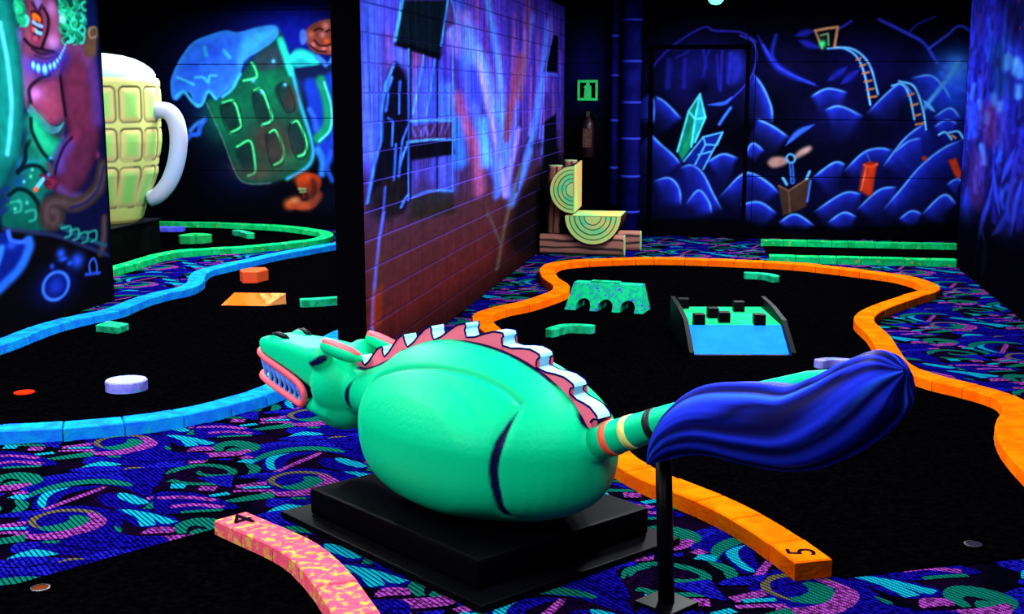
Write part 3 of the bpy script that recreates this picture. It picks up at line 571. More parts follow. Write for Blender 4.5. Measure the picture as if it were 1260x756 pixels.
# bust, lace edge, dress fold
cl.F([(7.944,1.552),(7.935,1.633),(8.073,1.685),(8.351,1.709),(8.402,1.614),(8.384,1.464),(8.315,1.396),(8.173,1.379),(8.044,1.439)], (150, 58, 92), .012, 1, True, (70, 22, 46), .03, .8)
cl.G([(8.015,1.593)][0], .11, .055, (215, 125, 215), .9); cl.G([(8.187,1.499)][0], .17, .09, (160, 58, 84), .6); cl.S([(7.951,1.532),(7.945,1.633),(8.084,1.701),(8.214,1.728)], .012, OUT, .8, .8)
cl.F([(7.917,1.552),(7.94,1.512),(8.044,1.439),(8.173,1.379),(8.315,1.396),(8.386,1.443),(8.358,1.326),(8.283,1.294),(8.167,1.321),(8.004,1.419),(7.918,1.481)], (24, 52, 66), .01, 1)
for i in range(24):
    r = random.Random(50+i); q = spline([(7.929,1.502),(8.025,1.434),(8.151,1.358),(8.269,1.344),(8.354,1.379)], 6)[i]; cl.S([(q[0]-.02, q[1]-.02), (q[0]+.02, q[1]+.02)], .006, (70, 140, 150), .7, .8)
cl.F([(7.934,1.461),(8.004,1.419),(8.166,1.316),(8.292,1.28),(8.355,1.294),(8.295,1.221),(8.236,1.149),(8.164,1.131),(8.072,1.178),(7.971,1.296)], (12, 150, 100), .01, 1, True, (4, 60, 50), .03, .9); cl.S([(7.973,1.399),(8.03,1.315),(8.136,1.228)], .06, (30, 215, 140), .95, .75)
cl.S([(7.939,1.43),(7.947,1.338),(8.055,1.2),(8.174,1.126)], .012, (3, 20, 24), .8, .9); cl.G([(8.163,1.15)][0], .03, .012, (70, 190, 255), 1)
# arm
cl.F([(8.471,1.941),(8.592,1.98),(8.73,1.965),(8.823,1.877),(8.88,1.734),(8.904,1.509),(8.881,1.358),(8.861,1.243),(8.803,1.14),(8.685,1.011),(8.511,0.909),(8.347,0.85),(8.201,0.907),(8.156,0.994),(8.223,1.099),(8.293,1.214),(8.419,1.309),(8.379,1.47),(8.35,1.707),(8.387,1.786)], (92, 32, 62), .010, 1, True, (34, 10, 34), .03, .9)
cl.S([(8.779,1.855),(8.858,1.63),(8.853,1.401)], .05, (82, 52, 150), .95, .65); cl.S([(8.622,1.891),(8.557,1.669),(8.567,1.407)], .09, (112, 36, 62), .95, .6); cl.S([(8.587,1.93),(8.685,1.923),(8.738,1.854)], .05, (120, 60, 110), .95, .6)
cl.S([(8.412,1.249),(8.311,1.177),(8.258,1.073)], .045, (96, 62, 165), .95, .8); cl.G([(8.524,1.025)][0], .14, .12, (84, 32, 62), .7); cl.S([(8.261,0.922),(8.358,0.872),(8.504,0.849)], .03, (100, 62, 130), .95, .8); cl.G([(8.824,1.137)][0], .035, .03, (140, 40, 80), .9); cl.S([(8.467,1.279),(8.511,1.294),(8.557,1.32)], .03, (130, 36, 66), .9, .8)
cl.S([(8.352,1.726),(8.362,1.648),(8.384,1.51),(8.395,1.44)], .010, OUT, .8, .9); cl.S([(8.468,1.285),(8.346,1.219),(8.241,1.106),(8.203,1.034)], .010, OUT, .8, .8)
# hand, cigarette
cl.F([(8.008,1.041),(8.075,1.042),(8.133,1.027),(8.229,1),(8.246,0.967),(8.161,0.93),(8.083,0.941),(8.049,0.98)], (130, 34, 66), .008, 1, True, (50, 8, 24), .015, .7); cl.S([(8.123,1.112),(8.137,1.069),(8.173,1.035)], .010, (110, 50, 62), .8, .9)
for p in ([(8.05,0.991),(8.128,0.985)], [(8.067,0.968),(8.145,0.965)]): cl.S(p, .006, (50, 8, 24), .7, .8)
cl.S([(8.042,1.007),(7.995,0.979),(7.959,0.955)], .016, (110, 215, 255), .4, 1); disc([(7.945,0.944)][0], .035, .018, (250, 95, 60)); cl.G([(8.118,1.034)][0], .02, .014, (70, 150, 255), .9)
# hair at left
cl.F([(7.832,2.25),(7.993,2.262),(7.961,2.14),(7.91,2.068),(7.834,2.058),(7.801,2.103)], (8, 90, 62), .012, 1)
# neck and face
cl.S([(7.985,1.904),(8.093,1.856),(8.274,1.861),(8.432,1.934)], .05, (120, 52, 76), .7, 1); cl.S([(8.011,1.901),(8.13,1.871),(8.314,1.887)], .010, OUT, .8, .8); cl.S([(8.041,1.859),(8.18,1.839),(8.35,1.873)], .008, (60, 20, 36), .8, .8)
cl.F([(7.984,2.262),(7.921,2.082),(7.904,2.017),(7.939,1.954),(8.012,1.915),(8.133,1.895),(8.287,1.889),(8.377,1.942),(8.419,2.032),(8.422,2.139),(8.374,2.214),(8.37,2.29)], (128, 56, 80), .008, 1, True, (60, 20, 36), .03, .8)
cl.F([(8.225,2.223),(8.309,2.243),(8.37,2.213),(8.416,2.119),(8.397,2.001),(8.322,1.921),(8.215,1.906),(8.165,1.942),(8.243,2.033),(8.254,2.129)], (158, 74, 112), .01, 1, True, (96, 36, 62), .025, .7); cl.G([(8.284,2.189)][0], .07, .06, (200, 120, 190), .85); cl.G([(8.294,1.949)][0], .08, .055, (225, 145, 215), .9)
cl.G([(7.978,1.993)][0], .06, .07, (150, 66, 88), .8); cl.S([(8.193,2.183),(8.24,2.119),(8.221,2.032),(8.157,1.944),(8.135,1.914)], .010, OUT, .8, .9); cl.S([(7.923,1.962),(8.004,1.919),(8.134,1.9),(8.287,1.891)], .010, OUT, .8, .9)
cl.F([(8.041,2.159),(8.145,2.147),(8.163,2.077),(8.143,2.009),(8.077,1.945),(8.021,1.962),(8.018,2.041),(8.018,2.116)], (44, 6, 18), .008, 1); cl.S([(8.023,2.125),(8.017,2.032),(8.035,1.958),(8.082,1.941),(8.145,2)], .012, (140, 44, 72), .7, .8)
cl.F([(8.039,2.14),(8.094,2.141),(8.144,2.114),(8.133,2.08),(8.089,2.094),(8.044,2.094)], (250, 108, 22), .006, 1); cl.S([(8.049,2.082),(8.096,2.066),(8.145,2.059)], .013, (150, 185, 255), .4, 1); cl.S([(8.054,2.032),(8.094,2.015),(8.129,2.011)], .014, (120, 200, 255), .4, 1); cl.S([(8.038,2.042),(8.049,2.022)], .010, (230, 90, 40), .5, .9); disc([(8.063,1.973)][0], .035, .022, (170, 66, 88))
cl.F([(8.078,2.25),(8.175,2.257),(8.151,2.199),(8.114,2.159),(8.087,2.185)], (140, 112, 190), .012, .9); cl.S([(8.047,2.211),(8.094,2.167),(8.119,2.157),(8.169,2.2)], .010, (40, 10, 40), .8, .8)
# hair at right: locks of curls
cl.F([(8.389,2.292),(8.774,2.321),(8.742,2.158),(8.743,2.037),(8.712,1.985),(8.592,1.98),(8.474,1.964),(8.438,2.013),(8.47,2.093),(8.421,2.168),(8.374,2.214)], (6, 74, 56), .012, 1)
for reg, k in (([(8.412,2.255),(8.746,2.278),(8.714,1.995),(8.456,1.975)], 64), ([(7.836,2.214),(7.963,2.223),(7.895,2.081),(7.836,2.078)], 22)):
    us = [p[0] for p in reg]; vs_ = [p[1] for p in reg]
    for i in range(k):
        r = random.Random(i*7+k); u_ = r.uniform(min(us), max(us)); v_ = r.uniform(min(vs_), max(vs_)); h = r.uniform(.02, .04); w_ = h*1.3
        c = r.choice([(35, 215, 130), (20, 170, 105), (60, 240, 190), (14, 130, 90)]); sg = r.choice((-1, 1))
        cl.S([(u_-sg*w_*.5, v_+h), (u_+sg*w_*.8, v_+h*.3), (u_+sg*w_*.4, v_-h*.8), (u_-sg*w_*.5, v_-h)], r.uniform(.007, .012), c, .7, .9)
disc([(8.431,2.125)][0], .045, .036, (110, 240, 215)); cl.G([(8.425,2.131)][0], .03, .02, (190, 255, 245), .9)
# necklace
for x in ([(8.015,1.79)], [(8.157,1.765)], [(8.285,1.798)], [(8.387,1.869)]): cl.G(x[0], .13, .06, (28, 40, 200), .55)
for i, p in enumerate([(8.015,1.79),(8.074,1.772),(8.157,1.765),(8.229,1.785),(8.285,1.798),(8.329,1.826),(8.366,1.852),(8.388,1.876),(8.413,1.899),(8.435,1.92),(8.448,1.94)]):
    r = (.030, .034, .040, .026, .028, .020, .016, .013, .012, .011, .010)[i]
    disc(p, r*.95, r, (70, 150, 255)); disc((p[0]-.004, p[1]+.004), r*.6, r*.62, (150, 235, 255))
# chair scroll
for p, wd in (([(8.909,1.048),(8.819,0.912),(8.664,0.831),(8.448,0.795),(8.228,0.837),(8.097,0.826),(8.057,0.755),(8.103,0.693),(8.191,0.701),(8.198,0.759),(8.145,0.775)], .055), ([(8.878,0.658),(8.832,0.463),(8.786,0.393)], .03)):
    cl.S(p, wd, (64, 46, 42), .5, 1); cl.S(p, wd*.35, (92, 70, 72), .9, .7)
cl.S([(8.847,2.037),(8.797,1.916)], .05, (96, 66, 44), .5, 1); cl.S([(8.803,2.071),(8.901,2.087),(8.906,2.028),(8.808,2.012)], .009, (150, 125, 90), .6, .9, closed=True); cl.S([(8.909,1.048),(8.804,0.888),(8.612,0.799),(8.4,0.776)], .012, (30, 30, 80), .8, .9)
cl.S([(8.241,0.661),(8.457,0.567),(8.868,0.446)], .016, (30, 90, 110), .8, .8); cl.S([(7.533,0.712),(7.869,0.654),(8.232,0.58),(8.921,0.357)], .014, (40, 50, 90), .8, .8)
for p in ([(8.314,0.612)], [(8.424,0.582)], [(8.548,0.545)], [(8.68,0.542)], [(7.863,0.773)], [(7.693,0.849)]):
    q = p[0]; cl.S([(q[0]-.06, q[1]+.03), (q[0]+.05, q[1]+.03), (q[0]+.05, q[1]-.03), (q[0]-.02, q[1]-.04)], .010, (40, 180, 140), .7, .8)
# big teal keg at the edge
cl.F([(7.153,2.263),(7.724,2.31),(7.83,2.002),(7.853,1.627),(7.779,1.248),(7.617,1.013),(7.468,0.944),(6.989,0.931)], (8, 120, 105), .012, 1, True, (4, 40, 45), .05, .9); cl.S([(7.643,2.175),(7.702,1.891),(7.721,1.573),(7.642,1.227)], .07, (14, 150, 125), .9, .7); cl.S([(7.647,2.056),(7.702,1.812),(7.718,1.547),(7.674,1.333),(7.629,1.201)], .014, (80, 210, 255), .7, 1)
# blade, balls
cl.F([(7.13,0.714),(7.578,0.691),(7.59,0.63),(7.724,0.609),(7.814,0.616),(7.829,0.569),(7.692,0.429),(7.439,0.312),(7.071,0.228)], (10, 30, 130), .012, .95, False); cl.S([(7.813,0.604),(7.817,0.553),(7.704,0.439),(7.519,0.355),(7.297,0.281)], .03, (40, 120, 255), .8, 1); cl.S([(7.578,0.691),(7.609,0.628),(7.723,0.604),(7.823,0.609)], .014, (50, 110, 255), .7, 1); cl.S([(7.491,0.593),(7.445,0.517),(7.36,0.421)], .02, (50, 140, 255), .8, .9); cl.G([(7.605,0.595)][0], .06, .03, (40, 90, 240), .8)
for p in ([(7.477,0.943),(7.593,0.977)], [(7.47,0.88),(7.584,0.902)], [(7.462,0.816),(7.558,0.84)]): cl.S(p, .02, (16, 40, 100), .8, .9)
q = [(8.127,0.241)][0]; cl.G(q, .26, .12, (10, 20, 120), .9); cl.G((q[0], q[1]), .17, .10, (24, 60, 190), .9, 2)
cl.S([(q[0]+.17*math.cos(t), q[1]+.098*math.sin(t)) for t in np.linspace(0, 2*PI, 14)[:-1]], .012, (60, 130, 255), .8, 1, closed=True)
for p, ru, rv in (([(8.436,0.382)], .09, .055), ([(8.219,0.464)], .06, .035), ([(8.247,0.419)], .06, .018), ([(8.332,0.378)], .04, .018), ([(8.09,0.387)], .03, .02)):
    cl.G(p[0], ru, rv, (40, 90, 245), 1)
cl.S([(8.612,0.267),(8.608,0.335),(8.673,0.37),(8.716,0.315),(8.709,0.253)], .008, (60, 110, 250), .8, .9); cl.S([(8.552,0.263),(8.745,0.248)], .012, (45, 90, 240), .9, .9)
cl.F([(8.912,2.408),(9.214,2.433),(9.004,-0.203),(8.888,-0.182),(8.937,1.077)], (3, 5, 18), .02, .8, False)
cl.img *= np.array((.80, .84, .92))
cl.grain(.2, 12)
wl = painted_slab('wall_left', cl, lambda u, v, d: (-4.8-d, u, v), 5.2, 8.95, 0, 2.6, .1, 420, 380, WALLP, None, .004); wl['kind'] = 'structure'
obj('end_cap', *box(-4.9, -4.799, 8.95, 8.96, 0, 2.6), BLACKWALL, wl)
# ---------------------------------------------------------------- right partition: cave wall
cr = Canvas(8.2, 12.3, 0, CEIL, .018, .008, .2, (10, 8, 40))
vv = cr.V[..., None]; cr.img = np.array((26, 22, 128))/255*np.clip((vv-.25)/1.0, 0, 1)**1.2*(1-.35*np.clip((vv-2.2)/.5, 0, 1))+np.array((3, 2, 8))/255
for i in range(330):
    r = random.Random(1000+i); u = 12.15-abs(r.gauss(0, 1.6)) if i % 2 else r.uniform(8.8, 12.15); z = r.uniform(.75, 2.6); h = r.uniform(.04, .22)
    if u < 8.7: u = 8.7+r.random()
    c = r.choice([(45, 60, 235), (36, 40, 200), (60, 50, 190), (30, 26, 130), (14, 12, 70), (60, 40, 140), (50, 90, 250)])
    cr.S([(u, z-h), (u+r.uniform(-.12, .12), z), (u+r.uniform(-.15, .15), z+h)], r.uniform(.008, .022), c, .95, r.uniform(.35, .8))
for p, wd, c in (([(10.421,1.88),(10.428,1.805)], .03, (110, 200, 255)), ([(10.08,1.84),(10.054,1.762)], .03, (110, 200, 255)), ([(9.923,1.795),(9.904,1.736)], .03, (90, 170, 255)), ([(9.93,1.642),(9.911,1.582)], .026, (90, 170, 255)), ([(10.841,1.58),(10.819,1.516)], .03, (80, 150, 255)), ([(10.587,1.517),(10.574,1.479)], .026, (80, 160, 255)),
                 ([(11.07,1.433),(11.083,1.366)], .024, (80, 150, 255)), ([(11.798,1.671),(11.883,1.564)], .022, (70, 120, 250)), ([(11.474,1.531),(11.419,1.483)], .022, (70, 130, 250)), ([(11.845,1.457),(11.651,1.248)], .04, (50, 80, 245)), ([(11.233,1.158),(11.114,1.028)], .026, (90, 150, 255))):
    cr.S(p, wd, c, .9, .9)
for p, c in (([(10.797,1.954),(10.56,1.632)], (14, 60, 110)), ([(10.976,1.468),(10.864,1.239)], (120, 40, 110)), ([(11.385,1.048),(11.418,0.695)], (110, 50, 140))): cr.S(p, .07, c, .95, .6)
cr.F([(10.792,2.335),(9.881,2.271),(9.77,1.919),(10.44,2.035)], (12, 10, 40), .06, .8, False)
for p in ([(10.654,0.922),(10.791,0.713),(11.015,0.524),(11.204,0.19)], [(10.686,1.018),(10.524,0.833),(10.303,0.659)], [(10.067,0.701),(10.273,0.567),(10.571,0.47)], [(11.004,0.491),(10.797,0.31),(10.904,0.092)], [(9.584,0.992),(9.746,0.802),(9.838,0.551)], [(11.813,0.773),(11.915,0.581)], [(9.878,1.213),(10.12,1.05),(10.323,0.912)]):
    cr.S(p, .018, (55, 75, 235), .9, .85, taper=True)
cr.G([(11.845,0.624)][0], .3, .16, (30, 55, 210), .7); cr.G([(10.1,0.616)][0], .25, .12, (24, 34, 150), .7)
for p in ([(12.491,2.197)], [(12.243,2.112)], [(12.353,1.933)], [(10.104,2.275)], [(10.012,2.075)]): cr.G(p[0], .03, .01, (220, 40, 50), .9)
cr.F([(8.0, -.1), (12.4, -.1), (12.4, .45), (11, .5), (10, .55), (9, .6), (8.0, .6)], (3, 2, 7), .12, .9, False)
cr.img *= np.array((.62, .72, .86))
cr.grain(.3, 21)
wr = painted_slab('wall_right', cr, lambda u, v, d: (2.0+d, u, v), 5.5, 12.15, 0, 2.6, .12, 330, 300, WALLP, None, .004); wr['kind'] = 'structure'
obj('end_cap', *box(1.999, 2.12, 12.15, 12.16, 0, 2.6), BLACKWALL, wr)
# ================================================================== CARPET: one repeat of the woven pattern, laid out over the floor
CB, CB2, CP, CT, CC_, CM, CK, CX = (24, 16, 190), (34, 34, 235), (32, 6, 58), (12, 138, 118), (18, 205, 240), (208, 86, 226), (125, 115, 84), (3, 2, 8)
tile = []
def P(pts, c, smooth=True): tile.append((spline(pts, 4, True) if smooth else pts, c))
def Q(pts, wd, c, taper=True):
    s = spline(pts, 5); n = len(s); L, R = [], []
    for i in range(n):
        a = np.array(s[max(i-1, 0)]); b = np.array(s[min(i+1, n-1)]); t = (b-a)/(np.linalg.norm(b-a)+1e-9); k = i/(n-1)
        h = wd*(min(1, .35+2.2*k, .35+2.2*(1-k)) if taper else 1)
        L.append((s[i][0]-t[1]*h, s[i][1]+t[0]*h)); R.append((s[i][0]+t[1]*h, s[i][1]-t[0]*h))
    tile.append((L+R[::-1], c))
P([(-2.522,3.862),(-2.52,3.924),(-2.419,3.96),(-2.301,3.991),(-2.154,4.045),(-2.042,3.967),(-2.116,3.893),(-2.226,3.831),(-2.346,3.834),(-2.448,3.807)], CB)
P([(-2.398,3.758),(-2.318,3.831),(-2.155,3.844),(-2.04,3.95),(-2.103,3.795),(-2.235,3.755)], CP)
P([(-2.466,3.649),(-2.414,3.731),(-2.313,3.778),(-2.165,3.768),(-2.03,3.931),(-2.106,3.8),(-2.199,3.714),(-2.304,3.655)], CB2)
P([(-2.473,3.72),(-2.474,3.785),(-2.439,3.868),(-2.325,3.843),(-2.374,3.804),(-2.419,3.759),(-2.445,3.717)], CC_)
P([(-2.509,4.408),(-2.527,4.538),(-2.461,4.585),(-2.323,4.553),(-2.21,4.441),(-2.203,4.337),(-2.342,4.328),(-2.452,4.344)], CP)
P([(-2.493,4.433),(-2.491,4.5),(-2.358,4.502),(-2.26,4.41),(-2.312,4.354),(-2.412,4.351)], CB)
P([(-2.446,4.512),(-2.39,4.507),(-2.274,4.429),(-2.302,4.392),(-2.359,4.418),(-2.417,4.458)], CC_)
P([(-2.635,4.06),(-2.666,4.151),(-2.657,4.244),(-2.601,4.31),(-2.508,4.34),(-2.397,4.322),(-2.3,4.248),(-2.237,4.132),(-2.252,4.051),(-2.334,3.988),(-2.451,3.956),(-2.55,3.973)], CB)
P([(-2.842,4.413),(-2.854,4.572),(-2.809,4.696),(-2.708,4.757),(-2.566,4.758),(-2.433,4.696),(-2.34,4.595),(-2.308,4.5),(-2.368,4.522),(-2.474,4.583),(-2.595,4.607),(-2.69,4.583),(-2.744,4.517),(-2.756,4.396),(-2.762,4.319)], CB)
Q([(-2.853,4.468),(-2.842,4.617),(-2.737,4.709),(-2.589,4.726),(-2.423,4.646)], .035, CB2)
P([(-2.684,4.27),(-2.745,4.409),(-2.751,4.502),(-2.65,4.567),(-2.552,4.585),(-2.608,4.519),(-2.644,4.449),(-2.628,4.318)], CB)
Q([(-2.785,4.369),(-2.767,4.49),(-2.706,4.585),(-2.612,4.64),(-2.5,4.632),(-2.438,4.608)], .032, CT)
P([(-2.681,4.308),(-2.726,4.39),(-2.741,4.472),(-2.676,4.546),(-2.7,4.48),(-2.691,4.397),(-2.642,4.294)], CC_)
P([(-2.654,4.244),(-2.552,4.585),(-2.53,4.579),(-2.535,4.525),(-2.617,4.261)], CM, False)
Q([(-2.522,4.065),(-2.568,4.095),(-2.605,4.143),(-2.608,4.21),(-2.568,4.264),(-2.5,4.285),(-2.426,4.269),(-2.359,4.211),(-2.338,4.152)], .016, CK)
Q([(-2.535,4.074),(-2.477,4.083),(-2.434,4.131),(-2.441,4.188),(-2.484,4.224)], .042, CT)
Q([(-2.581,3.991),(-2.502,3.985),(-2.428,4.011),(-2.378,4.067),(-2.354,4.138),(-2.363,4.195),(-2.44,4.269)], .040, CM)
P([(-2.368,4.323),(-2.312,4.354),(-2.198,4.327),(-2.057,4.246),(-2.059,4.184),(-2.139,4.15),(-2.22,4.174)], CB)
P([(-2.346,4.321),(-2.3,4.33),(-2.184,4.299),(-2.058,4.233),(-2.08,4.199),(-2.116,4.202),(-2.168,4.252),(-2.12,4.182),(-2.169,4.154),(-2.237,4.249)], CC_, False)
P([(-2.263,4.431),(-2.183,4.393),(-2.21,4.352),(-2.258,4.347)], CT, False)
P([(-2.305,4.478),(-2.279,4.538),(-2.164,4.564),(-2.044,4.526),(-1.986,4.46),(-2.071,4.361),(-2.172,4.363)], CB)
Q([(-2.298,4.464),(-2.257,4.493),(-2.179,4.501),(-2.075,4.498)], .016, CM, False); Q([(-2.165,4.385),(-2.12,4.404),(-2.034,4.405)], .016, CM, False)
Q([(-2.284,4.034),(-2.252,4.077),(-2.228,4.096),(-2.267,4.146)], .014, CT); Q([(-2.304,4.045),(-2.26,4.09)], .012, CT)
P([(-2.448,3.951),(-2.375,3.965),(-2.367,3.939),(-2.434,3.927)], CT, False); P([(-2.326,3.986),(-2.272,3.987),(-2.268,3.956),(-2.314,3.953)], CC_, False); P([(-2.275,4.017),(-2.223,4.023),(-2.217,3.985),(-2.263,3.983)], CB2, False); P([(-2.227,3.976),(-2.212,3.984),(-2.204,3.96),(-2.216,3.958)], CM, False)
P([(-2.512,3.846),(-2.525,3.911),(-2.449,3.933),(-2.436,3.874),(-2.477,3.822)], CB2)
P([(-2.02,4.687),(-1.91,4.771),(-1.894,4.722),(-1.995,4.646)], CM, False); Q([(-1.975,4.661),(-1.926,4.679),(-1.869,4.694)], .014, CC_, False); Q([(-1.995,4.611),(-1.923,4.634),(-1.837,4.652)], .014, CM, False)
P([(-1.987,4.489),(-1.928,4.556),(-1.834,4.634),(-1.798,4.563),(-1.934,4.481)], CT, False); P([(-2.075,4.552),(-2.013,4.601),(-1.985,4.573),(-2.054,4.525)], CC_, False)
P([(-2.018,4.544),(-1.847,4.666),(-1.781,4.61),(-1.785,4.543)], CX, False) if False else None
Q([(-2.285,5.149),(-2.318,5.222),(-2.284,5.281),(-2.212,5.27),(-2.166,5.221),(-2.192,5.171),(-2.233,5.169),(-2.233,5.209)], .045, CT)
P([(-2.431,5.116),(-2.422,5.192),(-2.344,5.206),(-2.322,5.156),(-2.38,5.137)], CM); Q([(-2.391,5.065),(-2.301,5.087),(-2.203,5.127),(-2.155,5.195)], .040, CM)
P([(-2.376,5.054),(-2.307,5.067),(-2.306,5.026)], CC_, False); P([(-2.357,4.977),(-2.279,5.015),(-2.278,4.965),(-2.341,4.943)], CM, False); P([(-2.161,5.066),(-2.13,5.108),(-2.09,5.074),(-2.126,5.038)], CM, False)
P([(-2.143,5.003),(-2.124,5.054),(-2.063,5.047),(-2.065,4.991)], CC_, False); P([(-2.271,5.019),(-2.181,5.06),(-2.181,5.017)], CB2, False)
P([(-2.378,4.783),(-2.363,4.887),(-2.29,4.952),(-2.183,4.946),(-2.101,4.884),(-2.051,4.746),(-2.084,4.68),(-2.203,4.659),(-2.301,4.688)], CP)
Q([(-2.368,4.78),(-2.359,4.86),(-2.294,4.926),(-2.2,4.93),(-2.115,4.882),(-2.097,4.822),(-2.157,4.794),(-2.223,4.807),(-2.251,4.846)], .020, CT); Q([(-2.347,4.801),(-2.336,4.861),(-2.283,4.902)], .012, CT)
Q([(-2.315,4.702),(-2.217,4.673),(-2.086,4.694)], .018, CT, False); P([(-2.216,4.754),(-2.084,4.827),(-2.019,4.653),(-2.08,4.67)], CB2, False)
P([(-2.288,4.66),(-2.221,4.667),(-2.204,4.61),(-2.263,4.599)], CC_, False); P([(-2.154,4.654),(-2.081,4.658),(-2.072,4.6),(-2.14,4.594)], CM, False)
Q([(-2.091,4.989),(-2.022,4.919),(-2.01,4.821)], .024, CT); P([(-2.051,4.782),(-2.01,4.851),(-1.896,4.896),(-1.933,4.811)], CB2)
P([(-2.292,4.528),(-2.233,4.561),(-2.128,4.558),(-2.019,4.511),(-1.893,4.427),(-1.942,4.383),(-2.078,4.321),(-2.187,4.312)], CB)
Q([(-2.259,4.474),(-2.14,4.505),(-2.015,4.488)], .018, CM, False); Q([(-2.16,4.383),(-2.068,4.425),(-1.954,4.414)], .018, CM, False); Q([(-2.091,4.327),(-2.035,4.352),(-1.941,4.383)], .014, CT, False)
P([(-2.591,5.139),(-2.456,5.093),(-2.328,5.103),(-2.284,5.002),(-2.402,4.994),(-2.496,4.937),(-2.683,4.983)], CB); P([(-2.801,4.752),(-2.717,4.832),(-2.534,4.852),(-2.442,4.96),(-2.325,4.916),(-2.45,4.842),(-2.583,4.792),(-2.71,4.732)], CB2)
Q([(-2.575,4.799),(-2.556,4.833),(-2.503,4.837),(-2.509,4.801),(-2.55,4.788)], .012, CK); P([(-2.505,4.801),(-2.478,4.811),(-2.406,4.713),(-2.388,4.669),(-2.427,4.709)], CT)
P([(-2.566,4.758),(-2.537,4.826),(-2.455,4.854),(-2.395,4.827),(-2.337,4.596)], CB)
v1, v2 = np.array((-.30, 1.04)), np.array((.71, .633))
CV, CF, CCOL = [], [], []
for i in range(-14, 22):
    for j in range(-16, 22):
        d = v1*i+v2*j; cxy = d+np.array((-2.3, 4.3))
        if not (-7.6 < cxy[0] < 3.1 and 2.6 < cxy[1] < 14.2): continue
        for k, (pts, c) in enumerate(tile):
            a = len(CV)
            p = [(x+d[0], y+d[1]) for x, y in pts]
            if max(q[1] for q in p) > 14.29: continue
            CV += [(x, y, .0006+.00006*k) for x, y in p]; CF.append(tuple(range(a, len(CV)))); CCOL += [tuple(.46*q for q in lin(c))]*len(p)
me = bpy.data.meshes.new('carpet_pattern'); me.from_pydata(CV, [], CF); me.update(); set_paint(me, np.array(CCOL))
tag(link('carpet_pattern', me, mat_attr('carpet_yarn', .95, 0, weave=True), floor), kind='stuff')
# ================================================================== PUTTING GREENS (black felt)
TURF = mat('black_felt', (1, 1, 2), .95, (3, 3, 4), 40)
def green(pts, label, inset=0, z=.007):
    pts = [np.array(p) for p in pts]; n = len(pts)
    sg = 1 if sum(pts[i][0]*pts[(i+1) % n][1]-pts[(i+1) % n][0]*pts[i][1] for i in range(n)) > 0 else -1
    out = []
    for i in range(n if inset else 0):
        d = pts[(i+1) % n]-pts[i-1]; d /= np.linalg.norm(d)+1e-9; out.append(tuple(pts[i]+np.array((-d[1], d[0]))*sg*(.072 if i < inset else 0)))
    o = obj('putting_green', *prism(out or pts, .0045, z), TURF)
    return tag(o, label, 'putting green')
OR = spline([(0.278,4.078),(0.179,4.287),(0.062,4.491),(-0.06,4.659),(-0.197,4.807),(-0.347,4.977),(-0.502,5.25),(-0.749,6.02),(-1.096,6.916),(-1.444,7.632),(-1.746,8.375),(-1.705,8.755),(-1.574,8.995),(-1.46,9.32),(-1.384,9.658),(-1.417,9.976),(-1.552,10.345),(-1.661,10.827),(-1.657,11.236),(-1.492,11.466),(-1.252,11.628),(-0.891,11.783),(-0.511,11.822),(-0.117,11.776),(0.501,11.658),(1.066,11.272),(1.403,10.932),(1.534,10.361),(1.268,9.817),(0.984,9.245),(0.863,8.787),(0.906,8.197),(0.928,7.352),(1.07,7.015),(1.223,6.836),(1.316,6.712),(1.384,6.546),(1.367,6.308),(1.279,6.028),(1.241,5.711),(1.246,5.337),(1.288,4.914)], 5)
BLU = spline([(-3.868,5.134),(-3.55,5.103),(-3.358,5.128),(-3.222,5.177),(-3.094,5.235),(-2.88,5.36),(-2.749,5.461),(-2.601,5.649),(-2.491,5.874),(-2.406,6.145),(-2.408,6.633),(-2.474,7.183),(-2.537,7.597)]+[(-2.42, 8.6), (-2.4, 9.6), (-2.45, 10.8), (-2.6, 11.9), (-3.1, 12.7), (-3.75, 13.0)]+[(-4.156,12.271),(-4.301,11.829),(-4.436,11.414),(-4.519,10.914),(-4.599,10.505),(-4.626,10.234),(-4.535,9.897),(-4.41,9.588),(-4.36,9.264),(-4.424,9.02),(-4.455,8.734),(-4.437,8.436),(-4.422,8.224),(-4.515,7.935),(-4.568,7.608),(-4.549,7.23),(-4.534,6.988),(-4.549,6.513),(-4.478,6.043)], 5)
GRN = spline([(-7.787,14.424),(-6.954,14.217),(-6.332,14.181),(-5.813,14.081),(-5.291,13.94),(-4.846,13.658),(-4.589,13.401),(-4.444,13.054),(-4.446,12.7),(-4.611,12.406),(-4.872,12.027),(-5.247,11.724),(-5.477,11.449),(-5.523,11.06),(-5.489,10.475),(-5.501,10.286),(-5.453,9.633)], 5)
PNK = spline([(-1.818,4.167),(-1.67,4.063),(-1.541,3.973),(-1.423,3.87),(-1.328,3.755),(-1.249,3.648),(-1.167,3.519),(-1.084,3.388),(-1.013,3.268),(-0.931,3.112)], 6)
green([(x, y) for x, y in OR]+[(1.47,4.72),(1.22,4.499),(0.372,4.101)], 'large black felt green inside the orange brick border', len(OR))
green(BLU, 'black felt green inside the light blue brick border', len(BLU))
GRN = [(x, min(y, 14.15)) for x, y in GRN]
green(GRN, 'black felt green inside the far green loop border', len(GRN))
green([(-1.875,4.18),(-2.131,3.816),(-2.338,3.508),(-2.555,3.204),(-1.494,2.362),(-0.844,2.481),(-0.673,2.883),(-0.988,3.305),(-1.164,3.531),(-1.339,3.796),(-1.503,3.978),(-1.694,4.126)], 'black felt tee area beside the pink brick border')
green([(0.245,13.552),(2.242,13.487),(2.093,12.557),(0.285,12.472)]+[], 'narrow strip of black felt between the straight green borders')
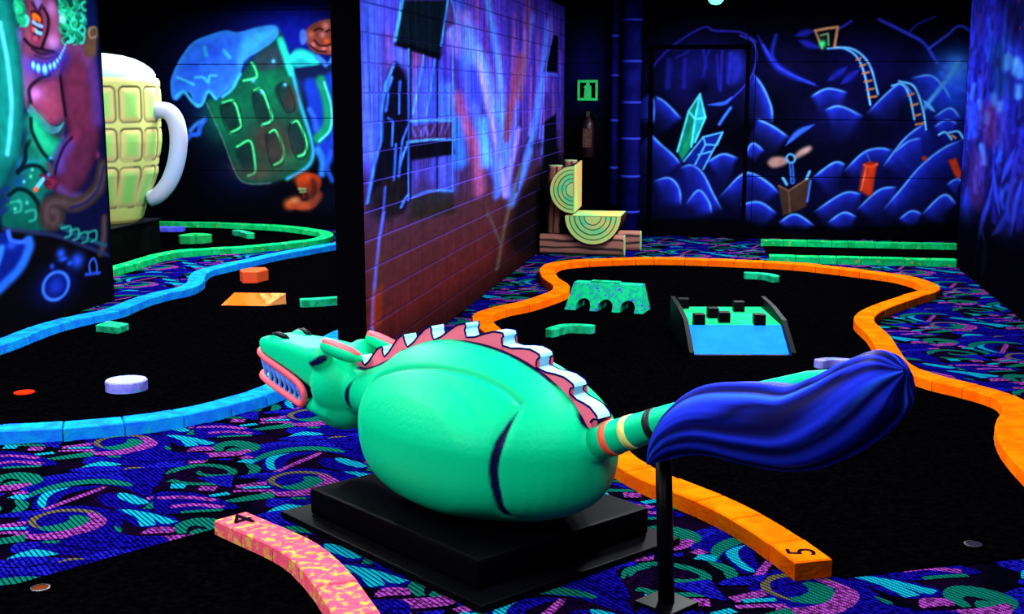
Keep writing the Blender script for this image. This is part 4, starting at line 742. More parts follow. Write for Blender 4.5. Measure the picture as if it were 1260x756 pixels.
# ================================================================== BRICK BORDERS
def border(path, label, m, length=.21, wd=.068, h=.065, seed=0, name='brick_border', closed=False, jit=.25):
    P_ = [np.array(p) for p in path]; cum = [0]
    for a, b in zip(P_, P_[1:]): cum.append(cum[-1]+np.linalg.norm(b-a))
    def at(s):
        s = min(max(s, 0), cum[-1]-1e-6); i = max(0, np.searchsorted(cum, s)-1); i = min(i, len(P_)-2)
        t = (s-cum[i])/(cum[i+1]-cum[i]+1e-9); p = P_[i]*(1-t)+P_[i+1]*t
        e = .05; a = P_[0]
        return p
    def nrm(s):
        a, b = at(s-.06), at(s+.06); d = b-a; d /= np.linalg.norm(d)+1e-9; return np.array((-d[1], d[0]))
    r = random.Random(seed); s = 0.0; o0 = at(0)
    root = thing(name, label, 'border', (o0[0], o0[1], 0))
    first = None
    while s < cum[-1]-.04:
        L = length*(1+r.uniform(-jit, jit)); e = min(s+L, cum[-1])
        if cum[-1]-e < .06: e = cum[-1]
        g = .0028; ks = [s+g, (s+e)/2, e-g]; zj = r.uniform(-.002, .002)
        bot, mid_, top_ = [], [], []
        hh = h+zj; bv = .005
        ring = [(ks[0], -1), (ks[1], -1), (ks[2], -1), (ks[2], 1), (ks[1], 1), (ks[0], 1)]
        for k, sd in ring:
            p, n = at(k), nrm(k); q = p+n*wd*sd-o0; bot.append((q[0], q[1], 0.0)); mid_.append((q[0], q[1], hh-bv))
            k2 = k+(bv if k == ks[0] else -bv if k == ks[2] else 0); p, n = at(k2), nrm(k2); q = p+n*(wd-bv)*sd-o0; top_.append((q[0], q[1], hh))
        V = bot+mid_+top_; F = [tuple(range(12, 18))]
        for i in range(6):
            j = (i+1) % 6; F += [(i, j, 6+j, 6+i), (6+i, 6+j, 12+j, 12+i)]
        b = obj('brick', V, F, m, root)
        if first is None: first = b
        s = e
    return root, first, at, nrm, cum[-1]
M_OR = mat('orange_paint', (255, 96, 3), .7, (255, 116, 5), 9, .4, .6, wear=(120, 90, 40), wscale=26, wlo=.68, wear_hi=.76, bump=.25)
M_BL = mat('blue_green_paint', (20, 112, 238), .7, (14, 145, 235), 12, .4, .58, wear=(20, 170, 150), wscale=22, wlo=.62, wear_hi=.68, bump=.2)
M_GR = mat('green_paint', (10, 195, 108), .7, (8, 160, 80), 10, .45, .6, wear=(190, 150, 30), wscale=20, wlo=.63, wear_hi=.69, bump=.2)
M_PK = mat('pink_yellow_paint', (236, 84, 112), .7, (215, 170, 70), 30, .50, .62, wear=(190, 60, 130), wscale=40, wlo=.60, wear_hi=.68, bump=.25, detail=6)
def numeral(txt, parent, loc, rz, size, m):
    cu = bpy.data.curves.new('numeral', 'FONT'); cu.body = txt; cu.size = size; cu.extrude = .0008; cu.align_x = 'CENTER'; cu.align_y = 'CENTER'
    t = bpy.data.objects.new('tmp', cu); COL.objects.link(t); bpy.context.view_layer.update()
    me = bpy.data.meshes.new_from_object(t.evaluated_get(bpy.context.evaluated_depsgraph_get())); bpy.data.objects.remove(t)
    me.materials.clear(); me.name = 'numeral'
    o = link('numeral', me, m, parent, loc=loc); o.rotation_euler = (0, 0, rz); o['label'] = 'hand painted number '+txt; return o
INK = mat('dark_marker', (20, 10, 26), .8)
root, b0, at, nrm, T_ = border(OR, 'long orange brick border numbered 5 curving behind the green dragon', M_OR, .24, seed=1)
d = np.array(OR[0])-np.array(OR[4]); ang = math.atan2(d[1], d[0])
p = at(.085)-at(0); numeral('5', b0, (p[0], p[1], .0675), math.radians(98), .14, INK)
border(BLU, 'light blue brick border winding round the left green', M_BL, .25, seed=2)
border(GRN, 'green brick loop border at the foot of the tankard mural', M_GR, .16, seed=3)
root, b0, at, nrm, T_ = border(PNK, 'pink and yellow speckled brick border numbered 4 beside the black plinth', M_PK, .22, seed=4, jit=.35)
p = at(.08)-at(0); numeral('4', b0, (p[0], p[1], .0675), math.radians(58), .16, INK)
GS1 = [(0.226,13.514),(2.225,13.507)]; GS2 = [(0.286,12.213),(2.017,12.194)]
border(GS1, 'straight green brick border against the cave mural', M_GR, .22, seed=5)
border(GS2, 'straight green brick border in front, nearer the orange one', M_GR, .22, seed=6)
# ================================================================== OBSTACLES
TEAL = mat('teal_paint', (24, 190, 130), .7, (20, 140, 90), 14, .45, .6, wear=(110, 120, 235), wscale=18, wlo=.64, wear_hi=.7)
LILAC = mat('lilac_paint', (112, 112, 225), .7, (140, 140, 240), 14, .4, .6, wear=(60, 160, 180), wscale=25, wlo=.6, wear_hi=.66)
ORW = mat('orange_ply', (250, 110, 25), .7, (235, 140, 70), 5, .4, .6, wear=(30, 20, 60), wscale=5, wlo=.7, wear_hi=.74)
def bent_bar(label, path, wd, h, m, seg=None):
    """a bar of wood bent along a path, rounded ends"""
    s = spline([(x, y) for x, y in path], 6); o = s[0]; n = len(s); L, R = [], []
    for i in range(n):
        a = np.array(s[max(i-1, 0)]); b = np.array(s[min(i+1, n-1)]); t = (b-a)/np.linalg.norm(b-a)
        k = wd*(.6 if i in (0, n-1) else 1)
        L.append((s[i][0]-t[1]*k-o[0], s[i][1]+t[0]*k-o[1])); R.append((s[i][0]+t[1]*k-o[0], s[i][1]-t[0]*k-o[1]))
    ob = obj('bumper_bar', *prism(L+R[::-1], 0, h), m, loc=(o[0], o[1], .007), bevel=.005)
    return tag(ob, label, 'obstacle')
bent_bar('bent teal bumper bar just behind the dragon\'s crest', [(-1.22,8.035),(-1.138,8.223),(-1.03,8.243),(-0.94,8.23)], .04, .055, TEAL)
bent_bar('small bent teal bumper bar at the far end of the orange green', [(0.049,10.988),(0.153,10.982),(0.256,10.928),(0.322,10.797)], .045, .055, TEAL)
bent_bar('lilac bumper bar half hidden behind the blue tail tuft', [(0.467,7.389),(0.569,7.452),(0.728,7.414)], .035, .05, LILAC)
bent_bar('straight teal bumper bar near the dark end of the block wall', [(-3.253,8.893),(-3.126,8.953),(-2.979,9.055)], .045, .06, TEAL)
bent_bar('blue bumper bar beside the tankard plinth', [(-6.761,13.652),(-6.554,13.645),(-6.394,13.674)], .09, .05, mat('periwinkle_paint', (70, 80, 235), .7, (100, 110, 245), 9))
bent_bar('teal slanting bumper bar inside the green loop', [(-5.663,13.419),(-5.499,13.282),(-5.318,13.073)], .05, .06, TEAL)
bent_bar('curved green bumper touching the green loop border', [(-5.833,12.48),(-5.809,12.672),(-5.641,12.589)], .10, .09, mat('moss_paint', (30, 170, 90), .7, (25, 140, 75), 10))
o = obj('bumper_block', *prism([(-4.265,7.682),(-4.072,7.63),(-4.071,7.777),(-4.266,7.863)], .007, .055), TEAL, bevel=.006); tag(o, 'flat teal square block near the dark figure wall', 'obstacle')
hx = [(-4.094,10.086)][0]
o = obj('bumper_block', *prism([(.12*math.cos(a+.2), .17*math.sin(a+.2)) for a in np.linspace(0, 2*PI, 7)[:-1]], 0, .10), mat('coral_paint', (250, 80, 45), .7, (225, 95, 50), 10, wear=(60, 130, 60), wscale=16, wlo=.64, wear_hi=.7), loc=(hx[0], hx[1], .007), bevel=.008); tag(o, 'six-sided coral block behind the orange kicker ramp', 'obstacle')
# orange kicker ramp: two sloping faces
r0 = [(-3.87,8.855),(-3.515,8.882),(-3.604,9.501)]
ax, ay = r0[0]; bx, by = r0[1]
t = thing('kicker_ramp', 'orange wooden kicker ramp with a dark scuff', 'ramp', (ax, ay, .007))
L_ = bx-ax
T1, T2, T3 = (.07, .10, .085), (.26, .115, .085), (.47, .14, .085)
V0, V1 = (0, 0, 0), (L_, .03, 0)
dn = lambda p: (p[0], p[1], 0.0)
obj('ramp_face', [V0, V1, T2, T1, dn(T2), dn(T1)], [(0, 1, 2, 3), (2, 4, 5, 3), (1, 4, 2), (0, 3, 5), (0, 5, 4, 1)], ORW, t)
obj('ramp_wing', [(V1[0]+.002, V1[1], 0), T3, (T2[0]+.002, T2[1], T2[2]), dn(T3), dn(T2)], [(0, 1, 2), (1, 3, 4, 2), (0, 3, 1), (0, 4, 3)], mat('pale_orange_ply', (250, 165, 95), .7, (240, 120, 50), 20), t)
# round discs
q = [(-3.262,6.17)][0]
t = thing('bumper_disc', 'round lilac disc lying on the left green', 'obstacle', (q[0], q[1], .007))
obj('disc_side', *lathe([(.112, 0), (.112, .05), (.108, .054)], 40), LILAC, t, smooth=False); obj('disc_top', *lathe([(.108, .052), (.106, .0562), (.02, .0564)], 40), mat('pale_lilac_top', (150, 156, 238), .7, (168, 172, 245), 8), t)
q = [(-3.77,6.001)][0]; t = thing('ball_marker', 'small red flat marker at the left edge of the blue green', 'marker', (q[0], q[1], .007)); obj('marker_plate', *lathe([(.055, 0), (.055, .004), (.045, .006)], 20), mat('red_paint', (240, 40, 10), .7, (200, 30, 8), 20), t)
for (q, lab, c) in (([(0.856,4.498)][0], 'grey metal cup lid in the black tee felt at right', (24, 24, 30)), ([(-2.208,3.531)][0], 'dark cup lid with an orange centre in the lower left felt', (20, 16, 22))):
    t = thing('tee_marker', lab, 'marker', (q[0], q[1], .007))
    obj('marker_ring', *lathe([(.032, 0), (.032, .004), (.026, .005), (.026, .003)], 20, cap=False), mat('cup_metal_%d' % c[0], c, .4, spec=.6), t)
    obj('marker_plate', *lathe([(.026, .001), (.026, .003), (.004, .0034)], 20), mat('cup_plate_%d' % c[0], (34, 32, 44) if c[0] == 24 else (90, 40, 20), .6), t)
# arched tunnel
t = thing('arch_tunnel', 'green mottled tunnel block with three arched openings', 'obstacle', (-1.27, 9.14, .007), math.atan2(-.10, .62))
W_, H_ = .60, .19
TGR = mat('tunnel_paint', (16, 195, 120), .7, (24, 160, 130), 24, .47, .56, wear=(60, 80, 190), wscale=30, wlo=.6, wear_hi=.64, detail=6)
outl = [(0, 0)]
for cx_ in (.14, .31, .48):
    outl += [(cx_-.055, 0)]+[(cx_-.055*math.cos(a), .03+.055*math.sin(a)) for a in np.linspace(0, PI, 9)]+[(cx_+.055, 0)]
outl += [(W_, 0), (W_-.045, H_), (.035, H_)]
n = len(outl)
V = [(x, .13*z/H_, z) for x, z in outl]+[(x, .24, z) for x, z in outl]
F = [tuple(range(n)), tuple(range(n, 2*n))[::-1]]+[((i+1) % n, i, n+i, n+(i+1) % n) for i in range(n)]
obj('tunnel_body', V, F, TGR, t)
obj('top_slat', *box(.16, .38, .15, .22, H_, H_+.012), TEAL, t)
# ramp with black pegs between side walls
t = thing('peg_ramp', 'blue and green ramp with black pegs between dark side boards', 'ramp', (-.25, 7.53, .007), math.atan2(.10, .58))
Wd = .585
obj('ramp_slope', *join([([(0, 0, .01), (Wd, 0, .01), (Wd, .30, .155), (0, .30, .155), (0, 0, 0), (Wd, 0, 0), (Wd, .30, 0), (0, .30, 0)], [(0, 1, 2, 3), (4, 5, 1, 0), (5, 6, 2, 1), (7, 4, 0, 3)])]), mat('sky_blue_paint', (24, 118, 245), .7, (28, 126, 250), 12, bump=.1), t)
obj('ramp_deck', *box(0, Wd, .302, .98, .12, .155), mat('deck_green', (24, 170, 100), .7, (30, 190, 130), 5), t)
BLKP = mat('black_paint', (3, 3, 5), .5, (6, 6, 10), 8, spec=.04)
for x in (-.03, Wd+.002):
    v_, f_ = extrude_y([(0, 0), (.028, 0), (.028, 1), (0, 1)], 0, 1)
    prof = [(-.03, 0), (1.0, 0), (1.0, .225), (.62, .22), (.28, .19), (-.03, .045)]
    V = [(x, y, z) for y, z in prof]+[(x+.028, y, z) for y, z in prof]; k = len(prof)
    obj('side_board', V, [tuple(range(k))[::-1], tuple(range(k, 2*k))]+[(i, (i+1) % k, k+(i+1) % k, k+i) for i in range(k)], BLKP, t)
obj('front_lip', *box(-.03, Wd+.03, -.035, -.004, 0, .03), BLKP, t)
ang = math.atan2(.10, .58); ca, sa = math.cos(ang), math.sin(ang)
for q in ((-.38, 8.46), (-.155, 8.12), (-.08, 7.97), (.01, 8.40), (-.235, 7.87), (.14, 7.93)):
    dx, dy = q[0]+.25, q[1]-7.53; lx, ly = dx*ca+dy*sa, -dx*sa+dy*ca
    obj('peg', *box(-.036, .036, -.036, .036, 0, .066), BLKP, t, loc=(min(max(lx, .05), Wd-.05), ly, .155), bevel=.004)
# ================================================================== BLACK PLINTH
t = thing('plinth', 'low black scuffed plinth under the green dragon', 'plinth', (-.93, 4.34, 0), math.radians(-38.5))
PL = mat('black_gloss_paint', (2, 2, 4), .5, (3, 3, 7), 5, spec=.025, wear=(50, 50, 95), wscale=9, wlo=.735, wear_hi=.75)
obj('base_plate', *box(-.60, .60, -.47, .46, 0, .028), PL, t, bevel=.008)
obj('box', *box(-.50, .50, -.40, .40, .028, .13), PL, t, bevel=.014)
# ================================================================== THE DRAGON (local x runs from head to tail, z = world height - plinth top)
Z0 = .13
dragon = thing('dragon_statue', 'green cartoon dragon statue with pink crest and big blue tail tuft', 'statue', (-.97, 4.36, Z0), math.atan2(-.586, .81))
GREEN, NAVY = lin((0, 202, 138)), lin((10, 10, 60))
def ellipsoid(c, r, n=32, m=20):
    V = [(c[0], c[1], c[2]-r[2])]; F = []
    for i in range(1, m):
        ph = -PI/2+PI*i/m
        for j in range(n):
            a = 2*PI*j/n; V.append((c[0]+r[0]*math.cos(ph)*math.cos(a), c[1]+r[1]*math.cos(ph)*math.sin(a), c[2]+r[2]*math.sin(ph)))
    V.append((c[0], c[1], c[2]+r[2])); top = len(V)-1
    for j in range(n): F.append((0, 1+(j+1) % n, 1+j))
    for i in range(m-2):
        for j in range(n): F.append((1+i*n+j, 1+i*n+(j+1) % n, 1+(i+1)*n+(j+1) % n, 1+(i+1)*n+j))
    for j in range(n): F.append((1+(m-2)*n+j, 1+(m-2)*n+(j+1) % n, top))
    return V, F
def loft(secs, n=28, e=3.0):
    """sections (s, half width, z bottom, z top), super-ellipse outline"""
    V, F = [], []
    for s, wd, zb, zt in secs:
        for j in range(n):
            a = 2*PI*j/n; c, d_ = math.cos(a), math.sin(a)
            V.append((s, wd*math.copysign(abs(c)**(2/e), c), (zb+zt)/2+(zt-zb)/2*math.copysign(abs(d_)**(2/e), d_)))
    for i in range(len(secs)-1):
        for j in range(n): F.append((i*n+j, i*n+(j+1) % n, (i+1)*n+(j+1) % n, (i+1)*n+j))
    F.append(tuple(range(n))[::-1]); F.append(tuple(range((len(secs)-1)*n, len(secs)*n)))
    return V, F
parts = [ellipsoid((.1, 0, .43), (.57, .36, .30), 48, 32),
         tube([(-.30, 0, .44), (-.43, 0, .435), (-.54, 0, .43), (-.66, 0, .43)], [.21, .135, .105, .105], 28),
         ellipsoid((-.725, 0, .435), (.150, .15, .150)), ellipsoid((-.745, 0, .355), (.145, .125, .118)),
         loft([(-.70, .13, .39, .575), (-.85, .124, .405, .583), (-.98, .115, .438, .582), (-1.12, .104, .464, .577), (-1.20, .096, .479, .572), (-1.25, .078, .500, .562), (-1.28, .05, .510, .548)], 28, 4.2),
         loft([(-.70, .125, .28, .40), (-.82, .122, .296, .372), (-.90, .112, .312, .352), (-1.05, .100, .335, .372), (-1.17, .088, .362, .396), (-1.24, .068, .378, .402), (-1.265, .04, .385, .403)]),
         ellipsoid((-.75, -.105, .548), (.070, .052, .050)), ellipsoid((-.75, .105, .548), (.070, .052, .050)),
         ellipsoid((-1.13, -.055, .57), (.05, .03, .024)), ellipsoid((-1.13, .055, .57), (.05, .03, .024)),
         tube([(.50, 0, .40), (.57, 0, .43), (.63, 0, .455), (.675, 0, .474)], [.16, .105, .075, .060], 24),
         tube([(-.60, 0, .49), (-.5, 0, .505), (-.35, 0, .55)], [.04, .05, .07], 20)]
nb = len(parts[0][0])
V, F = join(parts)
for i in range(nb):      # belly fuller below the middle
    x, y, z = V[i]; tz = (.43-z)/.30
    if tz > 0:
        kk = min((1-min(tz, .999)**3)**(1/3)/math.sqrt(1-min(tz, .999)**2), 2.2) if tz < .9999 else 1
        V[i] = (.1+(x-.1)*kk, y*kk, z)
V = [(x, y*(1-.34*min(max((z-.43)/.3, 0), 1)**1.3) if x > -.45 else y, z) for x, y, z in V]
me = bpy.data.meshes.new('body'); me.from_pydata([(x, y, max(z, .131)-Z0) for x, y, z in V], [], F); me.update()
tmp = bpy.data.objects.new('tmp', me); COL.objects.link(tmp)
md = tmp.modifiers.new('r', 'REMESH'); md.mode = 'VOXEL'; md.voxel_size = .0085
bpy.context.view_layer.update()
bm_ = bpy.data.meshes.new_from_object(tmp.evaluated_get(bpy.context.evaluated_depsgraph_get())); bpy.data.objects.remove(tmp)
nv_ = len(bm_.vertices); co = np.empty(nv_*3, np.float32); bm_.vertices.foreach_get('co', co); co = co.reshape(-1, 3).astype(float)
ed = np.empty(len(bm_.edges)*2, np.int32); bm_.edges.foreach_get('vertices', ed); ed = ed.reshape(-1, 2)
deg = np.bincount(ed.ravel(), minlength=nv_)[:, None]
for it in range(7):
    acc = np.zeros_like(co)
    for k in range(3): acc[:, k] = np.bincount(ed[:, 0], co[ed[:, 1], k], nv_)+np.bincount(ed[:, 1], co[ed[:, 0], k], nv_)
    co += (.55 if it % 2 == 0 else -.53)*(acc/np.maximum(deg, 1)-co) if it < 6 else .4*(acc/np.maximum(deg, 1)-co)
def pdist(co, path):
    """distance of every vertex to a 3-D polyline, and the place along it"""
    D = np.full(len(co), 9.); T = np.zeros(len(co)); n = len(path)-1
    for i in range(n):
        a, b = np.array(path[i]), np.array(path[i+1]); d = b-a; t = np.clip(((co-a)@d)/(d@d+1e-12), 0, 1)
        e = np.linalg.norm(co-a-t[:, None]*d, axis=1); k = e < D; D[k] = e[k]; T[k] = (i+t[k])/n
    return D, T
def shift(p): return [(x, y, z-Z0) for x, y, z in p]
def mirror(p): return [(x, -y, z) for x, y, z in p]
ridge = spline(shift([(-0.229,-0.294,0.411),(-0.302,-0.236,0.486),(-0.308,-0.189,0.545),(-0.192,-0.195,0.599),(-0.033,-0.191,0.639),(0.11,-0.181,0.655),(0.266,-0.17,0.65),(0.389,-0.165,0.625),(0.464,-0.166,0.591)]), 5)
crease = spline(shift([(0.468,-0.188,0.571),(0.466,-0.238,0.514),(0.461,-0.273,0.451),(0.453,-0.281,0.383),(0.455,-0.272,0.312),(0.446,-0.226,0.223),(0.47,-0.183,0.162)]), 6)
nrm_ = (co-np.array((.1, 0, .43-Z0)))/np.array((.57, .36, .30))**2; nrm_ /= np.linalg.norm(nrm_, axis=1)[:, None]
onbody = (co[:, 0] > -.45)[:, None]
cols = np.zeros((nv_, 3)); cols[:] = GREEN
def paint(mask, c, sh=1.0):
    global cols
    mask = np.clip(mask, 0, 1)[:, None]*sh; cols = cols*(1-mask)+np.array(c)*mask
for p in (ridge, mirror(ridge)):
    D, T = pdist(co, p); co -= nrm_*(.010*np.exp(-(D/.012)**2))[:, None]*onbody
    paint(np.exp(-(D/.007)**2)*(co[:, 0] > -.4), lin((4, 120, 100)), .5)
    S_ = np.array(p).mean(0)
for p in (crease, mirror(crease)):
    D, T = pdist(co, p); w_ = .002+.015*np.clip(T*3.5, 0, 1)-.006*np.clip((T-.6)/.4, 0, 1)
    co -= nrm_*(.010*np.exp(-(D/.02)**2))[:, None]*onbody
    paint((w_-D)/.006+.5, NAVY)
# haunch in front of the crease stands a little proud
for sgn in (1, -1):
    q = ((co[:, 0]-.05)/.42)**2+((co[:, 2]-(.36-Z0))/.27)**2
    k = (co[:, 1]*sgn < 0)
    co += nrm_*(k*.012*np.clip((1-q)*2.2, 0, 1))[:, None]*onbody
# mouth rims, neck seam, eye slits
lipU = [(-1.285, -.02, .508), (-1.272, -.056, .502), (-1.235, -.084, .494), (-1.17, -.098, .480), (-1.1, -.106, .468), (-.98, -.115, .445), (-.90, -.122, .425), (-.855, -.127, .400), (-.848, -.127, .372), (-.862, -.124, .345)]
lipL = [(-.90, -.116, .334), (-1.0, -.106, .350), (-1.1, -.098, .366), (-1.18, -.091, .382), (-1.245, -.072, .394), (-1.275, -.03, .400)]
half = shift(lipU+lipL)
loop = half+[(x, -y, z) for x, y, z in half[::-1]]
loop = spline(loop, 4, True)
D, T = pdist(co, loop+[loop[0]]); paint((.022-D)/.005, NAVY)
seam = shift([(-.555, -.085, .50), (-.578, -.106, .455), (-.588, -.108, .41), (-.585, -.092, .36), (-.575, -.05, .325)])
for p in (spline(seam, 4), mirror(spline(seam, 4))):
    D, T = pdist(co, p); paint((.017*np.sin(PI*np.clip(T, .08, .92))-D)/.007+.5, NAVY); 
    co[:, 2] += 0
slit = shift([(-.805, -.135, .520), (-.765, -.148, .527), (-.72, -.148, .545), (-.68, -.138, .568)])
for p in (slit, mirror(slit)):
    D, T = pdist(co, p); paint((.006+.014*T-D)/.005+.5, NAVY)
crestline = shift([(-.60, 0, .515), (-.49, 0, .553), (-.34, 0, .62), (-.05, 0, .70), (.12, 0, .722), (.29, 0, .715), (.45, 0, .66), (.60, 0, .553), (.68, 0, .52)])
for sg in (-1, 1):
    D, T = pdist(co, [(x, sg*.038, z-.002) for x, y, z in spline(crestline, 4)]); paint((.013-D)/.005+.5, NAVY)
bm_.vertices.foreach_set('co', co.astype(np.float32).ravel()); bm_.update(); bm_.materials.clear(); bm_.name = 'body'
set_paint(bm_, cols)
body = link('body', bm_, mat_attr('dragon_paint', .45, .06, bump=.12, bscale=70), dragon, smooth=True)
# lips
LIPM = mat('pink_lip_paint', (250, 92, 104), .5, (245, 80, 100), 6, spec=.3)
obj('lip', *tube(loop, .0140, 10, closed=True), LIPM, dragon, smooth=True)
obj('mouth_interior', *[(lambda vf: ([(x, y, z-Z0) for x, y, z in vf[0]], vf[1]))(loft([(-.80, .08, .34, .43), (-1.0, .092, .345, .475), (-1.16, .080, .378, .488), (-1.235, .055, .395, .495)], 20))][0], mat('mouth_navy', (12, 14, 80), .6), dragon)
TOOTH = mat('blue_tooth_paint', (84, 140, 255), .5, (110, 170, 255), 12, spec=.1)
def tooth(s, l, z0, z1, r):
    sg = 1 if z1 < z0 else -1
    V, F = [], []
    for i, (k, f) in enumerate(((0, 1), (.25, .86), (.55, .52), (.85, .18), (1, .04))):
        for j in range(8):
            a = 2*PI*j/8; V.append((s+r*f*math.cos(a), l+r*.55*f*math.sin(a), z0+(z1-z0)*k-Z0))
    for i in range(4):
        for j in range(8): F.append((i*8+j, i*8+(j+1) % 8, (i+1)*8+(j+1) % 8, (i+1)*8+j))
    F.append(tuple(range(32, 40)))
    obj('tooth', V, F, TOOTH, dragon, smooth=True)
for sg in (-1, 1):
    for i in range(8):
        k = i/7; s = -1.19+.29*k; l = sg*(.088+.022*k)
        tooth(s, l, .482-.070*k, .398-.050*k, .030)
        if i < 7: tooth(s+.022, l*.93, .372-.045*k, .425-.060*k, .016)
# nostrils, ears
NOST = mat('black_gloss', (4, 4, 12), .5, spec=.1)
for sg in (-1, 1):
    vf = tube([(-1.185, sg*.058, .572-Z0), (-1.16, sg*.062, .580-Z0), (-1.12, sg*.062, .585-Z0), (-1.08, sg*.058, .583-Z0), (-1.05, sg*.055, .577-Z0)], [.003, .013, .016, .012, .003], 10)
    obj('nostril', *vf, NOST, dragon, smooth=True)
    pts = [(-.725, sg*.112, .603), (-.715, sg*.112, .606), (-.67, sg*.112, .602), (-.61, sg*.110, .594), (-.55, sg*.105, .588), (-.50, sg*.10, .584)]
    ear = obj('ear', *tube(shift(pts), [.010, .024, .028, .030, .028, .014], 14), mat('dragon_green', (0, 202, 138), .45, spec=.05), dragon, smooth=True)
    pts2 = [(x, y, z+.016) for x, y, z in pts]
    obj('ear_lining', *tube(shift(pts2), [.008, .017, .020, .021, .019, .008], 12), LIPM, ear, smooth=True)
# crest: saw-toothed board on the spine
tips = [(-0.579,0.564),(-0.447,0.631),(-0.315,0.696),(-0.152,0.751),(0.039,0.787),(0.236,0.779),(0.414,0.731),(0.573,0.654),(0.68,0.566)]
vals = [(-0.559,0.541),(-0.433,0.593),(-0.289,0.653),(-0.134,0.703),(0.047,0.738),(0.236,0.735),(0.402,0.684),(0.559,0.621),(0.653,0.54)]
start = [(-0.649,0.553)][0]
top_ = [start]; prevv = start
for (tx, tz), (vx, vz) in zip(tips, vals):
    L_ = math.hypot(tx-prevv[0], tz-prevv[1])
    for k in (.25, .5, .75, .92):      # rising back of each tooth, hollow at the foot and round at the tip
        top_.append((prevv[0]+(tx-prevv[0])*k, prevv[1]+(tz-prevv[1])*k+.006*math.sin(PI*k)-.006*math.sin(2*PI*k)))
    top_.append((tx, tz))
    top_.append((tx+.004, tz-.010))
    for k in (.4, .75): top_.append((tx+(vx-tx)*k-.005*math.sin(PI*k), tz+(vz-tz)*k-.002))
    top_.append((vx, vz)); prevv = (vx, vz)
base = [(.675, .50), (.63, .50), (.55, .55), (.45, .625), (.35, .665), (.25, .69), (.12, .70), (-.05, .68), (-.2, .645), (-.34, .595), (-.45, .545), (-.55, .515), (-.62, .50)]
TH = .033; bx_ = sorted(base)
def zb(x): return float(np.interp(x, [q[0] for q in bx_], [q[1] for q in bx_]))-.02
n = len(top_); V, F, fm = [], [], []
for x, z in top_: V += [(x, -TH, z-Z0), (x, TH, z-Z0), (x, -TH, min(zb(x), z-.004)-Z0), (x, TH, min(zb(x), z-.004)-Z0)]
for i in range(n-1):
    p, q = 4*i, 4*i+4
    F += [(p+2, q+2, q, p), (p+1, q+1, q+3, p+3), (p, q, q+1, p+1)]; fm += [0, 0, 3 if i > n-4 else 1]
F += [(0, 1, 3, 2), (4*n-4, 4*n-2, 4*n-1, 4*n-3)]; fm += [0, 3]
me = bpy.data.meshes.new('crest'); me.from_pydata(V, [], F); me.update()
crest = link('crest', me, None, dragon, mats=[mat('crest_pink_paint', (255, 118, 145), .5, (250, 112, 145), 5), mat('crest_white_paint', (150, 215, 240), .5, (170, 225, 245), 6), mat('navy_outline', (14, 12, 70), .6), mat('crest_end_blue', (50, 80, 220), .5)], fm=fm)
for sg in (-1, 1): obj('outline', *tube([(x, sg*TH, z-.001-Z0) for x, z in top_], .0036, 6), mat('navy_outline', (14, 12, 70)), crest, label='dark painted edge')
# tail, bands, tuft, support pole
tail_pts = [(.66, 0, .468), (.75, 0, .507), (.85, 0, .552), (.975, 0, .608), (1.2, 0, .705), (1.45, 0, .805), (1.6, 0, .85)]
tail = obj('tail', *tube(shift(tail_pts), [.062, .056, .052, .048, .04, .03, .02], 24), mat('dragon_green', (0, 202, 138), .45, spec=.05), dragon, smooth=True)
for s, c, nm in ((.725, (245, 92, 60), 'tail_band'), (.805, (240, 232, 130), 'tail_band'), (.903, (8, 8, 20), 'tail_band')):
    z = np.interp(s, [p[0] for p in tail_pts], [p[2] for p in tail_pts]); rr = np.interp(s, [.66, .75, .85, .975], [.062, .056, .052, .048])
    d_ = Vector((.1, 0, .044)).normalized()*.0145; c0 = Vector((s, 0, z-Z0))
    obj('tail_band', *tube([c0-d_, c0+d_], [rr+.0022, rr+.0013], 28), mat('band_%d_%d' % c[:2], c, .5, spec=.3), tail, smooth=True)
cen = [(0.943,0.474),(1.003,0.541),(1.079,0.605),(1.197,0.662),(1.353,0.68),(1.486,0.697),(1.597,0.757),(1.686,0.826),(1.748,0.88),(1.786,0.903)]
hw = [.006, .050, .082, .112, .128, .126, .122, .112, .085, .012]
cs = spline([(x, z, h) for (x, z), h in zip(cen, hw)], 7); n = 72; V, F, TC = [], [], []
for i, (s, z, h) in enumerate(cs):
    a = cs[max(i-1, 0)]; b = cs[min(i+1, len(cs)-1)]; tx, tz = b[0]-a[0], b[1]-a[1]; L_ = math.hypot(tx, tz); nx, nz = -tz/L_, tx/L_
    h = max(h, .004); k = i/(len(cs)-1)
    for j in range(n):
        an = 2*PI*j/n; g = 10*an+2.1*math.sin(2*an+1.6*PI*k)+1.0*math.sin(5*an+2.5*k)
        rr = 1+.038*math.cos(g)*min(1, 4*k, 4*(1-k)+.05)
        u_ = h*rr*math.sin(an)*.93; v_ = min(h*1.15, .125)*rr*math.cos(an)
        V.append((s+nx*u_, -.085-v_*.95+.0, z+nz*u_-Z0))
        q = (.5+.5*math.cos(g+.4))**1.6; st = .5+.5*math.cos(31*an+5*math.sin(4*k+an)); pk = max(0, math.cos(g/2+2.2*math.sin(3*k)+an))**6
        c = np.array(lin((7, 6, 62)))*(1-q)+np.array(lin((32, 54, 240)))*q; c = c*(.7+.3*st)*(1-.8*math.exp(-(math.sin(.5*g+.9)/.2)**2))+np.array(lin((44, 105, 255)))*.8*q*pk; TC.append(c)
m_ = len(cs)
for i in range(m_-1):
    for j in range(n): F.append((i*n+j, i*n+(j+1) % n, (i+1)*n+(j+1) % n, (i+1)*n+j))
F.append(tuple(range(n))[::-1]); F.append(tuple(range((m_-1)*n, m_*n)))
me = bpy.data.meshes.new('tail_tuft'); me.from_pydata(V, [], F); me.update(); set_paint(me, np.array(TC))
